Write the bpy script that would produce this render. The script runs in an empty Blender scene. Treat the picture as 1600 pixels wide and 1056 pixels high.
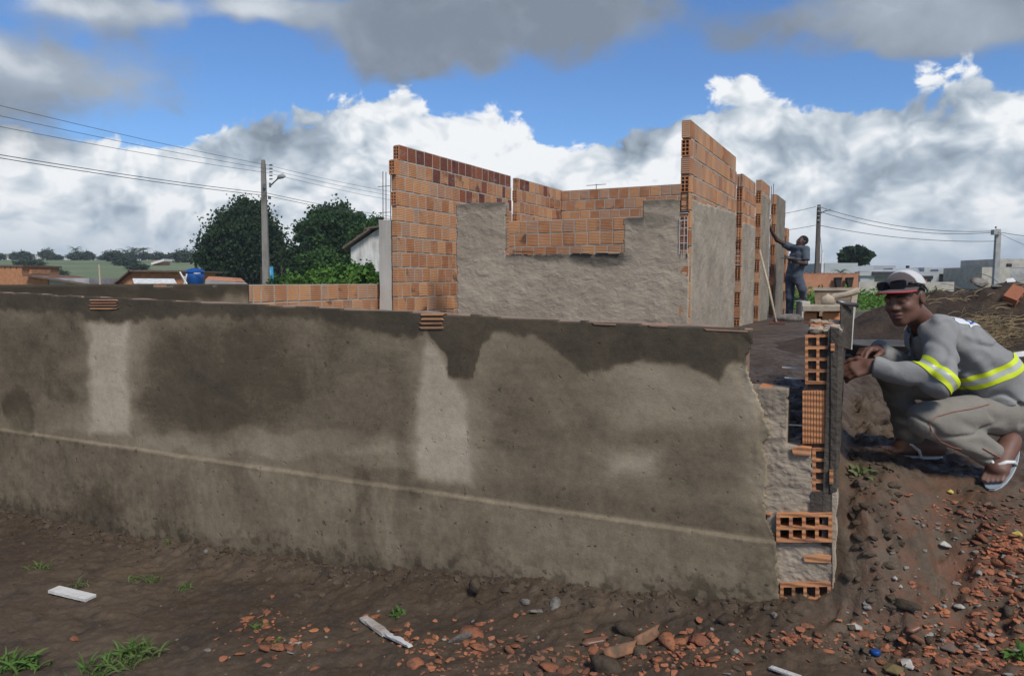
import bpy, bmesh, math, random
import numpy as np
from mathutils import Vector, Matrix
R = math.radians
random.seed(7); rng = np.random.default_rng(7)
scene = bpy.context.scene
C = scene.collection
# ------------------------------------------------------------------ camera
FPX, CX, CY = 1155.0, 800.0, 528.0
CAMZ, PITCH = 1.2, R(4.36)
cam = bpy.data.cameras.new('camera'); camo = bpy.data.objects.new('camera', cam); C.objects.link(camo)
cam.sensor_width = 36; cam.sensor_fit = 'HORIZONTAL'; cam.lens = 36*FPX/1600
cam.clip_start = 0.05; cam.clip_end = 9000
camo.location = (0, 0, CAMZ); camo.rotation_euler = (R(90)-PITCH, 0, 0)
scene.camera = camo
# ------------------------------------------------------------------ light
SUN_EL, SUN_AZ = 47.0, 155.0          # degrees, azimuth clockwise from +Y (behind the camera, to the right)
sun = bpy.data.lights.new('sun', 'SUN'); suno = bpy.data.objects.new('sun', sun); C.objects.link(suno)
sun.energy = 2.1; sun.angle = R(15); sun.color = (1.0, 0.93, 0.83)
sd = Vector((math.sin(R(SUN_AZ))*math.cos(R(SUN_EL)), math.cos(R(SUN_AZ))*math.cos(R(SUN_EL)), math.sin(R(SUN_EL))))
suno.rotation_euler = (-sd).to_track_quat('-Z', 'Y').to_euler()
suno.location = (0, -20, 40)
scene.view_settings.view_transform = 'Standard'; scene.view_settings.look = 'None'
scene.view_settings.gamma = 1; scene.view_settings.use_curve_mapping = False
scene.view_settings.exposure = 0.72
SKY_GAIN = 0.66
# ------------------------------------------------------------------ world: sky with procedural clouds
world = bpy.data.worlds.new('World'); scene.world = world; world.use_nodes = True
def build_world():
    nt = world.node_tree; nt.nodes.clear(); N = nt.nodes.new; L = nt.links.new
    def val(x, sock):
        if hasattr(x, 'is_output'): L(x, sock)
        else: sock.default_value = x
    def m(op, a, b=0.0, c=None, clamp=False):
        n = N('ShaderNodeMath'); n.operation = op; n.use_clamp = clamp
        val(a, n.inputs[0]); val(b, n.inputs[1])
        if c is not None: val(c, n.inputs[2])
        return n.outputs[0]
    def vm(op, a, b):
        n = N('ShaderNodeVectorMath'); n.operation = op; val(a, n.inputs[0]); val(b, n.inputs[1])
        return n.outputs['Value'] if op == 'LENGTH' else n.outputs[0]
    def sm(x, a, b, lo=0.0, hi=1.0):
        n = N('ShaderNodeMapRange'); n.interpolation_type = 'SMOOTHSTEP'; L(x, n.inputs[0])
        for i, q in enumerate((a, b, lo, hi)): n.inputs[i+1].default_value = q
        return n.outputs[0]
    def noise(v, scale, detail=6, rough=0.55, dist=0.0):
        n = N('ShaderNodeTexNoise'); L(v, n.inputs['Vector']); n.inputs['Scale'].default_value = scale
        n.inputs['Detail'].default_value = detail; n.inputs['Roughness'].default_value = rough; n.inputs['Distortion'].default_value = dist
        return n
    def puff(v, scale, detail=3.0):
        n = N('ShaderNodeTexVoronoi'); n.feature = 'F1'; n.normalize = True; L(v, n.inputs['Vector']); n.inputs['Scale'].default_value = scale
        n.inputs['Detail'].default_value = detail; n.inputs['Roughness'].default_value = .6
        return n.outputs['Distance']
    def mix(f, a, b):
        n = N('ShaderNodeMix'); n.data_type = 'RGBA'; val(f, n.inputs[0]); val(a, n.inputs[6]); val(b, n.inputs[7]); return n.outputs[2]
    def ramp(x, stops):
        rp = N('ShaderNodeValToRGB'); L(x, rp.inputs[0]); cr = rp.color_ramp
        while len(cr.elements) < len(stops): cr.elements.new(0.5)
        for e, (p, c) in zip(cr.elements, stops):
            e.position = p; e.color = (c, c, c, 1) if isinstance(c, float) else c
        return rp.outputs[0]
    tc = N('ShaderNodeTexCoord'); g = tc.outputs['Generated']
    sp = N('ShaderNodeSeparateXYZ'); L(g, sp.inputs[0])
    az = m('ARCTAN2', sp.outputs[0], sp.outputs[1]); el = m('ARCSINE', sp.outputs[2])
    cb = N('ShaderNodeCombineXYZ'); L(az, cb.inputs[0]); L(el, cb.inputs[1]); ae = cb.outputs[0]
    def ang(px, py): return math.atan2(px-CX, FPX), math.atan2(440.0-py, math.hypot(px-CX, FPX))
    st = vm('MULTIPLY', g, (1.0, 1.0, 1.35))
    wn = noise(st, 5.0, 3, 0.6)
    wv = vm('SUBTRACT', wn.outputs['Color'], (0.5, 0.5, 0.5))
    ws = vm('ADD', st, vm('MULTIPLY', wv, (0.11, 0.11, 0.11)))
    wae = vm('ADD', ae, vm('MULTIPLY', wv, (0.22, 0.13, 0.0)))
    def blobs(lst):
        tot = None
        for (px, py, rx, ry, w) in lst:
            a, e = ang(px, py)
            d = vm('LENGTH', vm('MULTIPLY', vm('SUBTRACT', wae, (a, e, 0.0)), (FPX/rx, FPX/ry, 0.0)), (0, 0, 0))
            v = sm(d, 1.0, 0.0, 0.0, w)
            tot = v if tot is None else m('ADD', tot, v)
        return tot
    p1 = puff(ws, 10.5); p2 = puff(vm('ADD', ws, (-0.010, -0.006, 0.030)), 10.5)
    fine = noise(ws, 7.5, 7, 0.62).outputs['Fac']
    big = noise(st, 2.1, 2, 0.5).outputs['Fac']
    # height of the cumulus tops round the horizon (radians / 0.5)
    tops = [(0, 190), (140, 188), (280, 182), (380, 168), (450, 172), (560, 140), (640, 143), (710, 175), (800, 166), (880, 200), (940, 212), (1000, 188), (1060, 152), (1150, 116), (1200, 152), (1300, 156), (1380, 140), (1450, 118), (1600, 88)]
    stops = [(0.0, .42), (.2, .50)]
    for (x, y) in tops:
        a, e = ang(x, y); stops.append((a/(2*math.pi)+.5, e/.5))
    stops += [(.8, .50), (1.0, .42)]
    top = m('MULTIPLY', ramp(m('ADD', m('DIVIDE', az, 2*math.pi), .5), stops), .5)
    depth = m('SUBTRACT', top, el)                              # radians below the tops
    dens = m('ADD', m('SUBTRACT', m('MULTIPLY', depth, 13.0), .25), m('ADD', m('MULTIPLY', m('SUBTRACT', .42, p1), 1.5), m('MULTIPLY', m('SUBTRACT', fine, .5), 2.0)))
    n4 = noise(ws, 5.2, 6, 0.6).outputs['Fac']
    dens = m('ADD', dens, m('MULTIPLY', m('SUBTRACT', n4, .54), 1.5))
    cumA = sm(dens, 0.02, 0.20)
    bil = m('MULTIPLY', m('SUBTRACT', p2, p1), 2.5)
    belly = blobs([(450, 212, 190, 52, 1.0), (340, 240, 120, 40, .4), (985, 210, 120, 62, 1.1), (1290, 235, 190, 70, .55), (1450, 175, 150, 40, .5), (1330, 310, 260, 60, .35), (90, 285, 150, 50, .3), (1540, 260, 150, 60, .4), (80, 190, 160, 40, .45)])
    shade = m('ADD', m('ADD', bil, .95), m('MULTIPLY', m('SUBTRACT', fine, .5), 1.5))
    shade = m('SUBTRACT', shade, m('MULTIPLY', belly, 0.85))
    shade = m('SUBTRACT', shade, sm(depth, .05, .26, 0.0, .22))
    shade = m('SUBTRACT', shade, m('MULTIPLY', m('SUBTRACT', big, .5), .55), clamp=True)
    cumc = ramp(shade, [(0.0, (.20, .245, .30, 1)), (.4, (.37, .44, .52, 1)), (.72, (.60, .66, .72, 1)), (1.0, (.86, .88, .90, 1))])
    # grey stratus patches above
    dk = blobs([(620, 40, 270, 140, 1.15), (860, 20, 330, 120, 1.15), (640, 95, 210, 70, .6), (90, 125, 285, 125, .84), (1340, 40, 240, 90, .9), (1540, 30, 240, 90, .9), (200, 12, 330, 55, .7), (420, 20, 120, 50, .5)])
    over = sm(el, 0.44, 0.8)
    dkA = sm(m('ADD', m('ADD', dk, m('MULTIPLY', over, 0.4)), m('MULTIPLY', m('SUBTRACT', n4, 0.5), 1.9)), 0.18, 0.72)
    lit = blobs([(90, 130, 300, 120, .32), (150, 10, 330, 50, .75), (420, 25, 110, 45, .6), (20, 110, 80, 40, .35), (1400, 30, 260, 70, .30), (1560, 60, 130, 60, .25)])
    dsh = m('ADD', m('ADD', .03, lit), m('ADD', m('MULTIPLY', m('SUBTRACT', n4, .5), -.9), m('MULTIPLY', m('SUBTRACT', fine, .5), .9)), clamp=True)
    dkc = ramp(dsh, [(0.0, (.21, .245, .29, 1)), (.5, (.36, .41, .47, 1)), (1.0, (.80, .83, .86, 1))])
    sky = N('ShaderNodeTexSky'); sky.sky_type = 'NISHITA'; sky.sun_disc = False
    sky.sun_elevation = R(SUN_EL); sky.sun_rotation = R(SUN_AZ); sky.air_density = 1.0; sky.dust_density = 0.5; sky.ozone_density = 1.6
    skc = vm('MULTIPLY', sky.outputs[0], (0.064, 0.090, 0.124))
    col = mix(cumA, skc, cumc)
    col = mix(m('MULTIPLY', dkA, 0.94), col, dkc)
    hz = m('MULTIPLY', sm(el, 0.10, 0.005), 0.72)               # pale rainy air low over the land
    col = mix(hz, col, (0.42, 0.52, 0.62, 1))
    up = vm('MULTIPLY', col, (10.0*SKY_GAIN, 10.0*SKY_GAIN, 10.0*SKY_GAIN))
    bg = N('ShaderNodeBackground'); L(up, bg.inputs[0]); bg.inputs[1].default_value = 0.1
    out = N('ShaderNodeOutputWorld'); L(bg.outputs[0], out.inputs[0])
build_world()
world.cycles.sampling_method = 'MANUAL'; world.cycles.sample_map_resolution = 512
# ------------------------------------------------------------------ pixel -> direction helpers
_cp, _sp = math.cos(PITCH), math.sin(PITCH)
def ray(px, py):
    dx = (px-CX)/FPX; dy = -(py-CY)/FPX
    return Vector((dx, _cp+dy*_sp, -_sp+dy*_cp))
def at(px, py, Y):
    r = ray(px, py); t = Y/r.y
    return Vector((r.x*t, Y, CAMZ+r.z*t))
def proj(p):
    x, y, z = p[0], p[1], p[2]-CAMZ
    zc = y*_cp-z*_sp; yc = y*_sp+z*_cp
    return CX+FPX*x/zc, CY-FPX*yc/zc, zc
# ------------------------------------------------------------------ numpy noise
def _hash(ix, iy, iz, seed):
    h = (ix.astype(np.int64)*374761393+iy.astype(np.int64)*668265263+iz.astype(np.int64)*2147483647+seed*974634777) & 0xffffffff
    h = ((h ^ (h >> 13))*1274126177) & 0xffffffff
    return ((h ^ (h >> 16)) & 0xffff)/65535.0
def vnoise(x, y, z=None, seed=0):
    x = np.asarray(x, float); y = np.asarray(y, float); z = np.zeros_like(x) if z is None else np.asarray(z, float)
    x0 = np.floor(x); y0 = np.floor(y); z0 = np.floor(z)
    fx = x-x0; fy = y-y0; fz = z-z0
    fx = fx*fx*(3-2*fx); fy = fy*fy*(3-2*fy); fz = fz*fz*(3-2*fz)
    r = 0
    flat = not np.any(fz)
    for dz in ((0,) if flat else (0, 1)):
        wz = 1 if flat else (fz if dz else 1-fz)
        for dy in (0, 1):
            wy = fy if dy else 1-fy
            for dx in (0, 1):
                wx = fx if dx else 1-fx
                r = r+wx*wy*wz*_hash(x0+dx, y0+dy, z0+dz, seed)
    return r*2-1
def fbm(x, y, z=None, oct=4, seed=0, gain=0.5):
    r = 0; a = 1; t = 0
    for i in range(oct):
        f = 2.03**i
        r = r+a*vnoise(np.asarray(x)*f+i*17.3, np.asarray(y)*f+i*9.1, None if z is None else np.asarray(z)*f+i*5.7, seed+i); t += a; a *= gain
    return r/t
def sstep(a, b, x):
    t = np.clip((np.asarray(x, float)-a)/(b-a), 0, 1); return t*t*(3-2*t)
# ------------------------------------------------------------------ object helpers
def tag(o, label=None, cat=None, group=None, kind=None):
    if label: o['label'] = label
    if cat: o['category'] = cat
    if group: o['group'] = group
    if kind: o['kind'] = kind
    return o
def link(o, parent=None):
    C.objects.link(o)
    if parent is not None:
        o.parent = parent
        if parent.type == 'EMPTY': o.matrix_parent_inverse = Matrix.Translation(-Vector(parent.location))
    return o
def empty(name, loc, label, cat, group=None):
    o = bpy.data.objects.new(name, None); o.location = loc; o.empty_display_size = 0.1; C.objects.link(o)
    return tag(o, label, cat, group)
def meshdata(name, V, F, mat=None, smooth=False):
    me = bpy.data.meshes.new(name); me.from_pydata([tuple(v) for v in V], [], [tuple(f) for f in F])
    if smooth: me.shade_smooth()
    if mat is not None:
        for q in (mat if isinstance(mat, (list, tuple)) else [mat]): me.materials.append(q)
    return me
def npmesh(name, V, F, mat=None, smooth=False, attrs=None):
    """V (n,3) float array, F (m,k) int array"""
    V = np.ascontiguousarray(V, dtype=np.float32); F = np.ascontiguousarray(F, dtype=np.int32); k = F.shape[1]
    me = bpy.data.meshes.new(name); me.vertices.add(len(V)); me.vertices.foreach_set('co', V.ravel())
    me.loops.add(F.size); me.loops.foreach_set('vertex_index', F.ravel())
    me.polygons.add(len(F)); me.polygons.foreach_set('loop_start', np.arange(0, F.size, k, dtype=np.int32))
    if attrs:
        for an, av in attrs.items():
            av = np.asarray(av, dtype=np.float32)
            if av.ndim == 1: a = me.attributes.new(an, 'FLOAT', 'POINT'); a.data.foreach_set('value', av)
            else: a = me.attributes.new(an, 'FLOAT_COLOR', 'POINT'); a.data.foreach_set('color', np.concatenate([av, np.ones((len(av), 1), np.float32)], 1).ravel())
    me.update(calc_edges=True); me.validate()
    if smooth: me.shade_smooth()
    if mat is not None:
        for q in (mat if isinstance(mat, (list, tuple)) else [mat]): me.materials.append(q)
    return me
def obj(name, me, parent=None):
    return link(bpy.data.objects.new(name, me), parent)
class MB:
    def __init__(s): s.V = []; s.F = []
    def add(s, V, F):
        n = len(s.V); s.V += [Vector(v) for v in V]; s.F += [tuple(i+n for i in f) for f in F]; return s
    def box(s, c, size, M=None, jit=0.0):
        hx, hy, hz = (q/2 for q in size)
        V = [Vector((sx*hx, sy*hy, sz*hz)) for sz in (-1, 1) for sy in (-1, 1) for sx in (-1, 1)]
        if jit: V = [v+Vector((random.uniform(-jit, jit), random.uniform(-jit, jit), random.uniform(-jit, jit))) for v in V]
        if M is not None: V = [M @ v for v in V]
        V = [v+Vector(c) for v in V]
        return s.add(V, [(0, 2, 3, 1), (4, 5, 7, 6), (0, 1, 5, 4), (2, 6, 7, 3), (0, 4, 6, 2), (1, 3, 7, 5)])
    def tube(s, pts, rad, n=8, cap=True):
        pts = [Vector(p) for p in pts]; rad = rad if isinstance(rad, (list, tuple)) else [rad]*len(pts)
        base = len(s.V); up = Vector((0, 0, 1))
        for i, p in enumerate(pts):
            d = (pts[min(i+1, len(pts)-1)]-pts[max(i-1, 0)]).normalized()
            a = d.cross(up if abs(d.z) < 0.95 else Vector((1, 0, 0))).normalized(); b = d.cross(a)
            for k in range(n):
                t = 2*math.pi*k/n; s.V.append(p+(a*math.cos(t)+b*math.sin(t))*rad[i])
        for i in range(len(pts)-1):
            for k in range(n):
                k2 = (k+1) % n
                s.F.append((base+i*n+k, base+i*n+k2, base+(i+1)*n+k2, base+(i+1)*n+k))
        if cap:
            s.F.append(tuple(base+k for k in range(n))[::-1]); s.F.append(tuple(base+(len(pts)-1)*n+k for k in range(n)))
        return s
    def prism(s, poly, ext):
        poly = [Vector(p) for p in poly]; ext = Vector(ext); n = len(poly)
        return s.add(poly+[p+ext for p in poly], [tuple(range(n))[::-1], tuple(range(n, 2*n))]+[(i, (i+1) % n, n+(i+1) % n, n+i) for i in range(n)])
    def build(s, name, mat, parent=None, smooth=False, bevel=0.0):
        me = meshdata(name, s.V, s.F, mat, smooth)
        bm = bmesh.new(); bm.from_mesh(me); bmesh.ops.recalc_face_normals(bm, faces=bm.faces)
        if bevel: bmesh.ops.bevel(bm, geom=list(bm.edges), offset=bevel, segments=1, affect='EDGES')
        bm.to_mesh(me); bm.free()
        return obj(name, me, parent)
# ------------------------------------------------------------------ materials
def newmat(name):
    m = bpy.data.materials.new(name); m.use_nodes = True; nt = m.node_tree; nt.nodes.clear()
    out = nt.nodes.new('ShaderNodeOutputMaterial'); b = nt.nodes.new('ShaderNodeBsdfPrincipled'); nt.links.new(b.outputs[0], out.inputs[0])
    return m, nt, b
class NT:
    def __init__(s, nt): s.nt = nt; s.N = nt.nodes.new; s.L = nt.links.new
    def put(s, x, sock):
        if hasattr(x, 'is_output'): s.L(x, sock)
        else: sock.default_value = x
    def math(s, op, a, b=0.0, clamp=False):
        n = s.N('ShaderNodeMath'); n.operation = op; n.use_clamp = clamp; s.put(a, n.inputs[0]); s.put(b, n.inputs[1]); return n.outputs[0]
    def noise(s, scale, detail=5, rough=0.55, vec=None, dist=0.0, col=False):
        n = s.N('ShaderNodeTexNoise'); n.inputs['Scale'].default_value = scale; n.inputs['Detail'].default_value = detail
        n.inputs['Roughness'].default_value = rough; n.inputs['Distortion'].default_value = dist
        if vec is None: vec = s.obj()
        s.L(vec, n.inputs['Vector']); return n.outputs['Color' if col else 'Fac']
    def obj(s): return s.N('ShaderNodeTexCoord').outputs['Object']
    def mapv(s, vec, sc=(1, 1, 1), loc=(0, 0, 0)):
        n = s.N('ShaderNodeMapping'); s.L(vec, n.inputs[0]); n.inputs['Scale'].default_value = sc; n.inputs['Location'].default_value = loc; return n.outputs[0]
    def attr(s, name):
        n = s.N('ShaderNodeAttribute'); n.attribute_name = name; return n
    def mix(s, f, a, b, mode='MIX'):
        n = s.N('ShaderNodeMix'); n.data_type = 'RGBA'; n.blend_type = mode
        def c(x): return tuple(x)+(1,) if isinstance(x, tuple) and len(x) == 3 else x
        s.put(f, n.inputs[0]); s.put(c(a), n.inputs[6]); s.put(c(b), n.inputs[7]); return n.outputs[2]
    def rng(s, x, a, b, lo=0.0, hi=1.0):
        n = s.N('ShaderNodeMapRange'); n.interpolation_type = 'SMOOTHSTEP'; s.put(x, n.inputs[0])
        for i, q in enumerate((a, b, lo, hi)): n.inputs[i+1].default_value = q
        return n.outputs[0]
    def bump(s, h, strength=0.5, dist=0.01, normal=None):
        n = s.N('ShaderNodeBump'); n.inputs['Strength'].default_value = strength; n.inputs['Distance'].default_value = dist
        s.put(h, n.inputs['Height'])
        if normal is not None: s.L(normal, n.inputs['Normal'])
        return n.outputs[0]
    def rand(s):
        a = s.N('ShaderNodeObjectInfo').outputs['Random']; b = s.N('ShaderNodeNewGeometry').outputs['Random Per Island']
        return s.math('FRACT', s.math('ADD', a, b))
def plain(name, c1, c2=None, scale=8.0, rough=0.8, bump=0.3, bscale=60.0, bdist=0.004, metallic=0.0, detail=5, spec=0.3, var=0.0, stretch=(1, 1, 1)):
    m, nt, b = newmat(name); n = NT(nt); c2 = c2 or tuple(q*0.7 for q in c1)
    v = n.mapv(n.obj(), stretch)
    col = n.mix(n.rng(n.noise(scale, detail, vec=v), 0.3, 0.7), c1, c2)
    if var:
        r = n.rand(); col = n.mix(n.math('MULTIPLY', r, var), col, tuple(q*0.35 for q in c1))
    nt.links.new(col, b.inputs['Base Color']); b.inputs['Roughness'].default_value = rough; b.inputs['Metallic'].default_value = metallic
    b.inputs['Specular IOR Level'].default_value = spec
    if bump: nt.links.new(n.bump(n.noise(bscale, 4, vec=v), bump, bdist), b.inputs['Normal'])
    return m
# ------------------------------------------------------------------ site frames
TH = R(25.5)                                   # the plot is turned 25.5 degrees to the camera
FL = Vector((-math.cos(TH), math.sin(TH), 0))  # left along the front wall
FB = Vector((math.sin(TH), math.cos(TH), 0))   # back into the plot
FC = at(1215, 940, 2.8)                        # foot of the front wall at its broken end
def FP(px, py, off=0.0):
    r = ray(px, py); p0 = FC+FB*off; o = Vector((0, 0, CAMZ))
    return o+r*((p0-o).dot(FB)/r.dot(FB))
def fs(p): return (Vector((p[0], p[1], 0))-Vector((FC.x, FC.y, 0))).dot(FL)
_bot = [(-420, 740), (0, 803), (160, 833), (300, 857), (500, 885), (740, 915), (960, 938), (1215, 946)]
_bs = [(fs(FP(*q)), FP(*q).z) for q in _bot][::-1]
BS = np.array([q[0] for q in _bs]); BZ = np.array([q[1] for q in _bs])
Z0 = float(BZ[0]); ZIN = 0.52
def ground_h(X, Y, detail=True):
    X = np.asarray(X, float); Y = np.asarray(Y, float)
    s = (X-FC.x)*FL.x+(Y-FC.y)*FL.y; e = (X-FC.x)*FB.x+(Y-FC.y)*FB.y
    zb = np.interp(s, BS, BZ)
    front = zb-0.02*sstep(0.0, 0.5, -e)+0.035*sstep(0.22, 0.03, -e)
    inside = ZIN+0.0*s
    behind = front+(inside-front)*sstep(0.03, 0.12, e)
    e2 = e+.20*sstep(-.62, -.30, s)*sstep(-.12, .1, e)
    right = Z0+(0.375-Z0)*sstep(-0.12, 0.65, e2)+0.12*sstep(0.9, 6.0, e)+0.05*sstep(0.3, 0.0, np.abs(s+0.34))*sstep(-.2, .2, e)
    k = sstep(-0.13, -0.25, s)                  # 0 inside the plot, 1 right of the side wall
    h = behind*(1-k)+right*k
    far = 0.45
    d = np.hypot(X, Y)
    h = h+(far-h)*sstep(9, 20, d)
    rat = X/np.maximum(Y, 1.0)
    hill = sstep(45, 270, Y)*sstep(0.02, -0.32, rat)
    h = h+hill*(7.7+0.7*vnoise(X*0.008, Y*0.008, seed=5))
    if detail:
        near = sstep(11, 5, d)
        calm = 1-.75*np.exp(-(((X-1.85)/.62)**2+((Y-3.2)/.42)**2)**2)
        amp = 0.42+0.6*sstep(0.5, 0.0, np.abs(e))+1.9*k*sstep(0.6, 0.1, np.abs(s+0.45))*sstep(-.5, 0, e)+0.5*(e > 0.1)*(1-k)
        h = h+near*calm*(0.035*fbm(X*2.1, Y*2.1, oct=3, seed=11))
        c = fbm(X*9, Y*9, oct=4, seed=21, gain=.6)
        amp = amp*calm
        h = h+near*amp*(0.030*c+0.022*np.abs(fbm(X*23, Y*23, oct=3, seed=31)))
        bl = np.abs(fbm(X*6.5+.4*c, Y*6.5, oct=3, seed=61)); h = h+near*(.35+.65*amp)*.032*(bl-.25)
        h = h+near*0.008*fbm(X*45, Y*45, oct=2, seed=41)
    return h
_T = 1.2*1.006**np.arange(560)
def onground(px, py):
    r = ray(px, py); X, Y, Z = r.x*_T, r.y*_T, CAMZ+r.z*_T
    g = Z-ground_h(X, Y); i = int(np.argmax(g < 0)); i = max(i, 1)
    f = g[i-1]/(g[i-1]-g[i]+1e-9); t = _T[i-1]+(_T[i]-_T[i-1])*f
    return Vector((0, 0, CAMZ))+r*float(t)
# ------------------------------------------------------------------ ground sheet
def axis(lo, hi, step, out_lo, out_hi, g=1.16):
    a = list(np.arange(lo, hi, step)); d = step
    while a[-1] < out_hi: d *= g; a.append(a[-1]+d)
    d = step
    while a[0] > out_lo: d *= g; a.insert(0, a[0]-d)
    return np.array(a)
def mat_ground():
    m, nt, b = newmat('ground'); n = NT(nt)
    v = n.obj()
    big = n.noise(0.9, 5, .6); mid = n.noise(5.5, 6, .65); fine = n.noise(46, 5, .7)
    mud = n.mix(n.rng(big, .32, .68), (0.058, 0.040, 0.026), (0.104, 0.075, 0.048))
    mud = n.mix(n.rng(mid, .42, .72), mud, (0.042, 0.030, 0.021))
    mud = n.mix(n.math('MULTIPLY', n.rng(fine, .5, .75), .55), mud, (0.125, 0.094, 0.064))
    red = n.attr('red').outputs['Fac']
    mud = n.mix(n.math('MULTIPLY', red, n.rng(n.noise(13, 5, .6), .4, .62)), mud, (0.13, 0.062, 0.036))
    gr = n.mix(n.rng(n.noise(0.35, 6, .6), .35, .65), (0.085, 0.130, 0.036), (0.150, 0.172, 0.058))
    gr = n.mix(n.rng(n.noise(0.04, 4, .5), .4, .62), gr, (0.165, 0.190, 0.078))
    gm = n.attr('grass').outputs['Fac']
    gmask = n.rng(n.math('ADD', gm, n.math('MULTIPLY', n.math('SUBTRACT', n.noise(1.7, 5, .6), .5), .7)), .35, .65)
    col = n.mix(gmask, mud, gr)
    nt.links.new(col, b.inputs['Base Color'])
    nt.links.new(n.rng(mid, .35, .65, .40, .85), b.inputs['Roughness']); b.inputs['Specular IOR Level'].default_value = 0.28
    h = n.math('ADD', n.math('MULTIPLY', n.noise(70, 6, .7), .6), n.noise(22, 4, .6))
    nt.links.new(n.bump(h, .75, .012), b.inputs['Normal'])
    return m
M = {}
M['ground'] = mat_ground()
def build_ground():
    xs = axis(-3.4, 2.9, 0.0135, -3200, 3200); ys = axis(1.35, 4.6, 0.0135, -60, 6000)
    X, Y = np.meshgrid(xs, ys); Z = ground_h(X, Y)
    nx, ny = len(xs), len(ys)
    V = np.stack([X, Y, Z], -1).reshape(-1, 3)
    I = np.arange(nx*ny).reshape(ny, nx)
    F = np.stack([I[:-1, :-1], I[:-1, 1:], I[1:, 1:], I[1:, :-1]], -1).reshape(-1, 4)
    d = np.hypot(X, Y); x, y = X.ravel(), Y.ravel()
    e = (X-FC.x)*FB.x+(Y-FC.y)*FB.y; s = (X-FC.x)*FL.x+(Y-FC.y)*FL.y
    grass = sstep(17, 24, d).ravel()*1.0
    red = (0.9*np.exp(-((X-1.75)**2/0.16+(Y-2.55)**2/.12))+.7*np.exp(-((X-1.9)**2/0.3+(Y-2.3)**2/.12))+.55*np.exp(-((X+.05)**2/0.5+(Y-2.25)**2/.06))+.5*np.exp(-((X-1.9)**2/0.4+(Y-3.1)**2/.4))).ravel()
    me = npmesh('ground', V, F, M['ground'], True, {'grass': grass, 'red': np.clip(red, 0, 1)})
    tag(obj('ground', me), kind='structure')
build_ground()
# ------------------------------------------------------------------ materials for masonry
def mat_brick(name, c1, c2, c3):
    m, nt, b = newmat(name); n = NT(nt); v = n.obj()
    r = n.rand(); r2 = n.math('FRACT', n.math('MULTIPLY', r, 7.31)); r3 = n.math('FRACT', n.math('MULTIPLY', r, 23.7))
    col = n.mix(r, c1, c2)
    col = n.mix(n.math('MULTIPLY', n.rng(r2, .55, 1.0), .85), col, c3)
    pv = n.N('ShaderNodeVectorMath'); pv.operation = 'ADD'; nt.links.new(v, pv.inputs[0])
    cx = n.N('ShaderNodeCombineXYZ'); nt.links.new(n.math('MULTIPLY', r, 50.0), cx.inputs[0]); nt.links.new(cx.outputs[0], pv.inputs[1])
    col = n.mix(n.math('MULTIPLY', n.rng(n.noise(7, 4, .6, pv.outputs[0]), .45, .8), .5), col, (c1[0]*1.15, c1[1]*1.25, c1[2]*1.3))
    burn = n.math('MULTIPLY', n.rng(n.noise(4.5, 3, .5, pv.outputs[0]), .52, .68), n.rng(r3, .72, .9))
    col = n.mix(n.math('MULTIPLY', burn, .75), col, (0.05, 0.022, 0.018))
    col = n.mix(n.math('MULTIPLY', n.rng(n.noise(34, 4, .6), .55, .75), .35), col, (0.30, 0.25, 0.20))
    ps = n.N('ShaderNodeNewGeometry').outputs['Position']
    sm_ = n.math('MULTIPLY', n.rng(n.noise(4.5, 7, .72, ps, .6), .56, .68), .7)
    col = n.mix(sm_, col, (0.27, 0.235, 0.19))
    nt.links.new(col, b.inputs['Base Color']); b.inputs['Roughness'].default_value = .85; b.inputs['Specular IOR Level'].default_value = .2
    w = n.N('ShaderNodeTexWave'); w.wave_type = 'BANDS'; w.bands_direction = 'Z'; nt.links.new(v, w.inputs[0]); w.inputs['Scale'].default_value = 13.5; w.inputs['Distortion'].default_value = .4
    h = n.math('ADD', n.math('MULTIPLY', w.outputs['Fac'], .8), n.math('MULTIPLY', n.noise(90, 4), .5))
    nt.links.new(n.bump(h, .55, .006), b.inputs['Normal'])
    return m
M['brick'] = mat_brick('brick_clay', (0.50, 0.265, 0.13), (0.30, 0.125, 0.060), (0.36, 0.225, 0.15))
M['brick_dark'] = mat_brick('brick_burnt', (0.17, 0.058, 0.036), (0.115, 0.045, 0.036), (0.26, 0.09, 0.045))
M['brick_hole'] = mat_brick('brick_pale', (0.50, 0.235, 0.105), (0.43, 0.18, 0.08), (0.36, 0.17, 0.10))
M['mortar'] = plain('mortar', (0.38, 0.345, 0.29), (0.27, 0.24, 0.20), 6, .92, .6, 60, .008)
M['mortar_dark'] = plain('mortar_fresh', (0.082, 0.069, 0.054), (0.050, 0.041, 0.032), 7, .7, .8, 48, .012)
M['concrete'] = plain('concrete', (0.52, 0.485, 0.425), (0.35, 0.325, 0.28), 3, .9, .5, 40, .006, stretch=(1, 1, .3))
M['rebar'] = plain('rebar_rust', (0.10, 0.042, 0.026), (0.06, 0.026, 0.018), 30, .8, .3, 200, .001)
M['wire'] = plain('galvanised_wire', (0.62, 0.62, 0.60), (0.45, 0.45, 0.43), 20, .5, 0)
M['wood'] = plain('sawn_wood', (0.36, 0.26, 0.165), (0.24, 0.165, 0.10), 9, .8, .4, 50, .003, stretch=(1, 6, 6))
M['wood_pale'] = plain('weathered_wood', (0.46, 0.39, 0.29), (0.32, 0.26, 0.19), 9, .85, .5, 50, .003, stretch=(1, 6, 6))
M['steel'] = plain('tool_steel', (0.20, 0.205, 0.21), (0.11, 0.11, 0.11), 14, .45, .2, 80, .001, metallic=.7)
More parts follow.
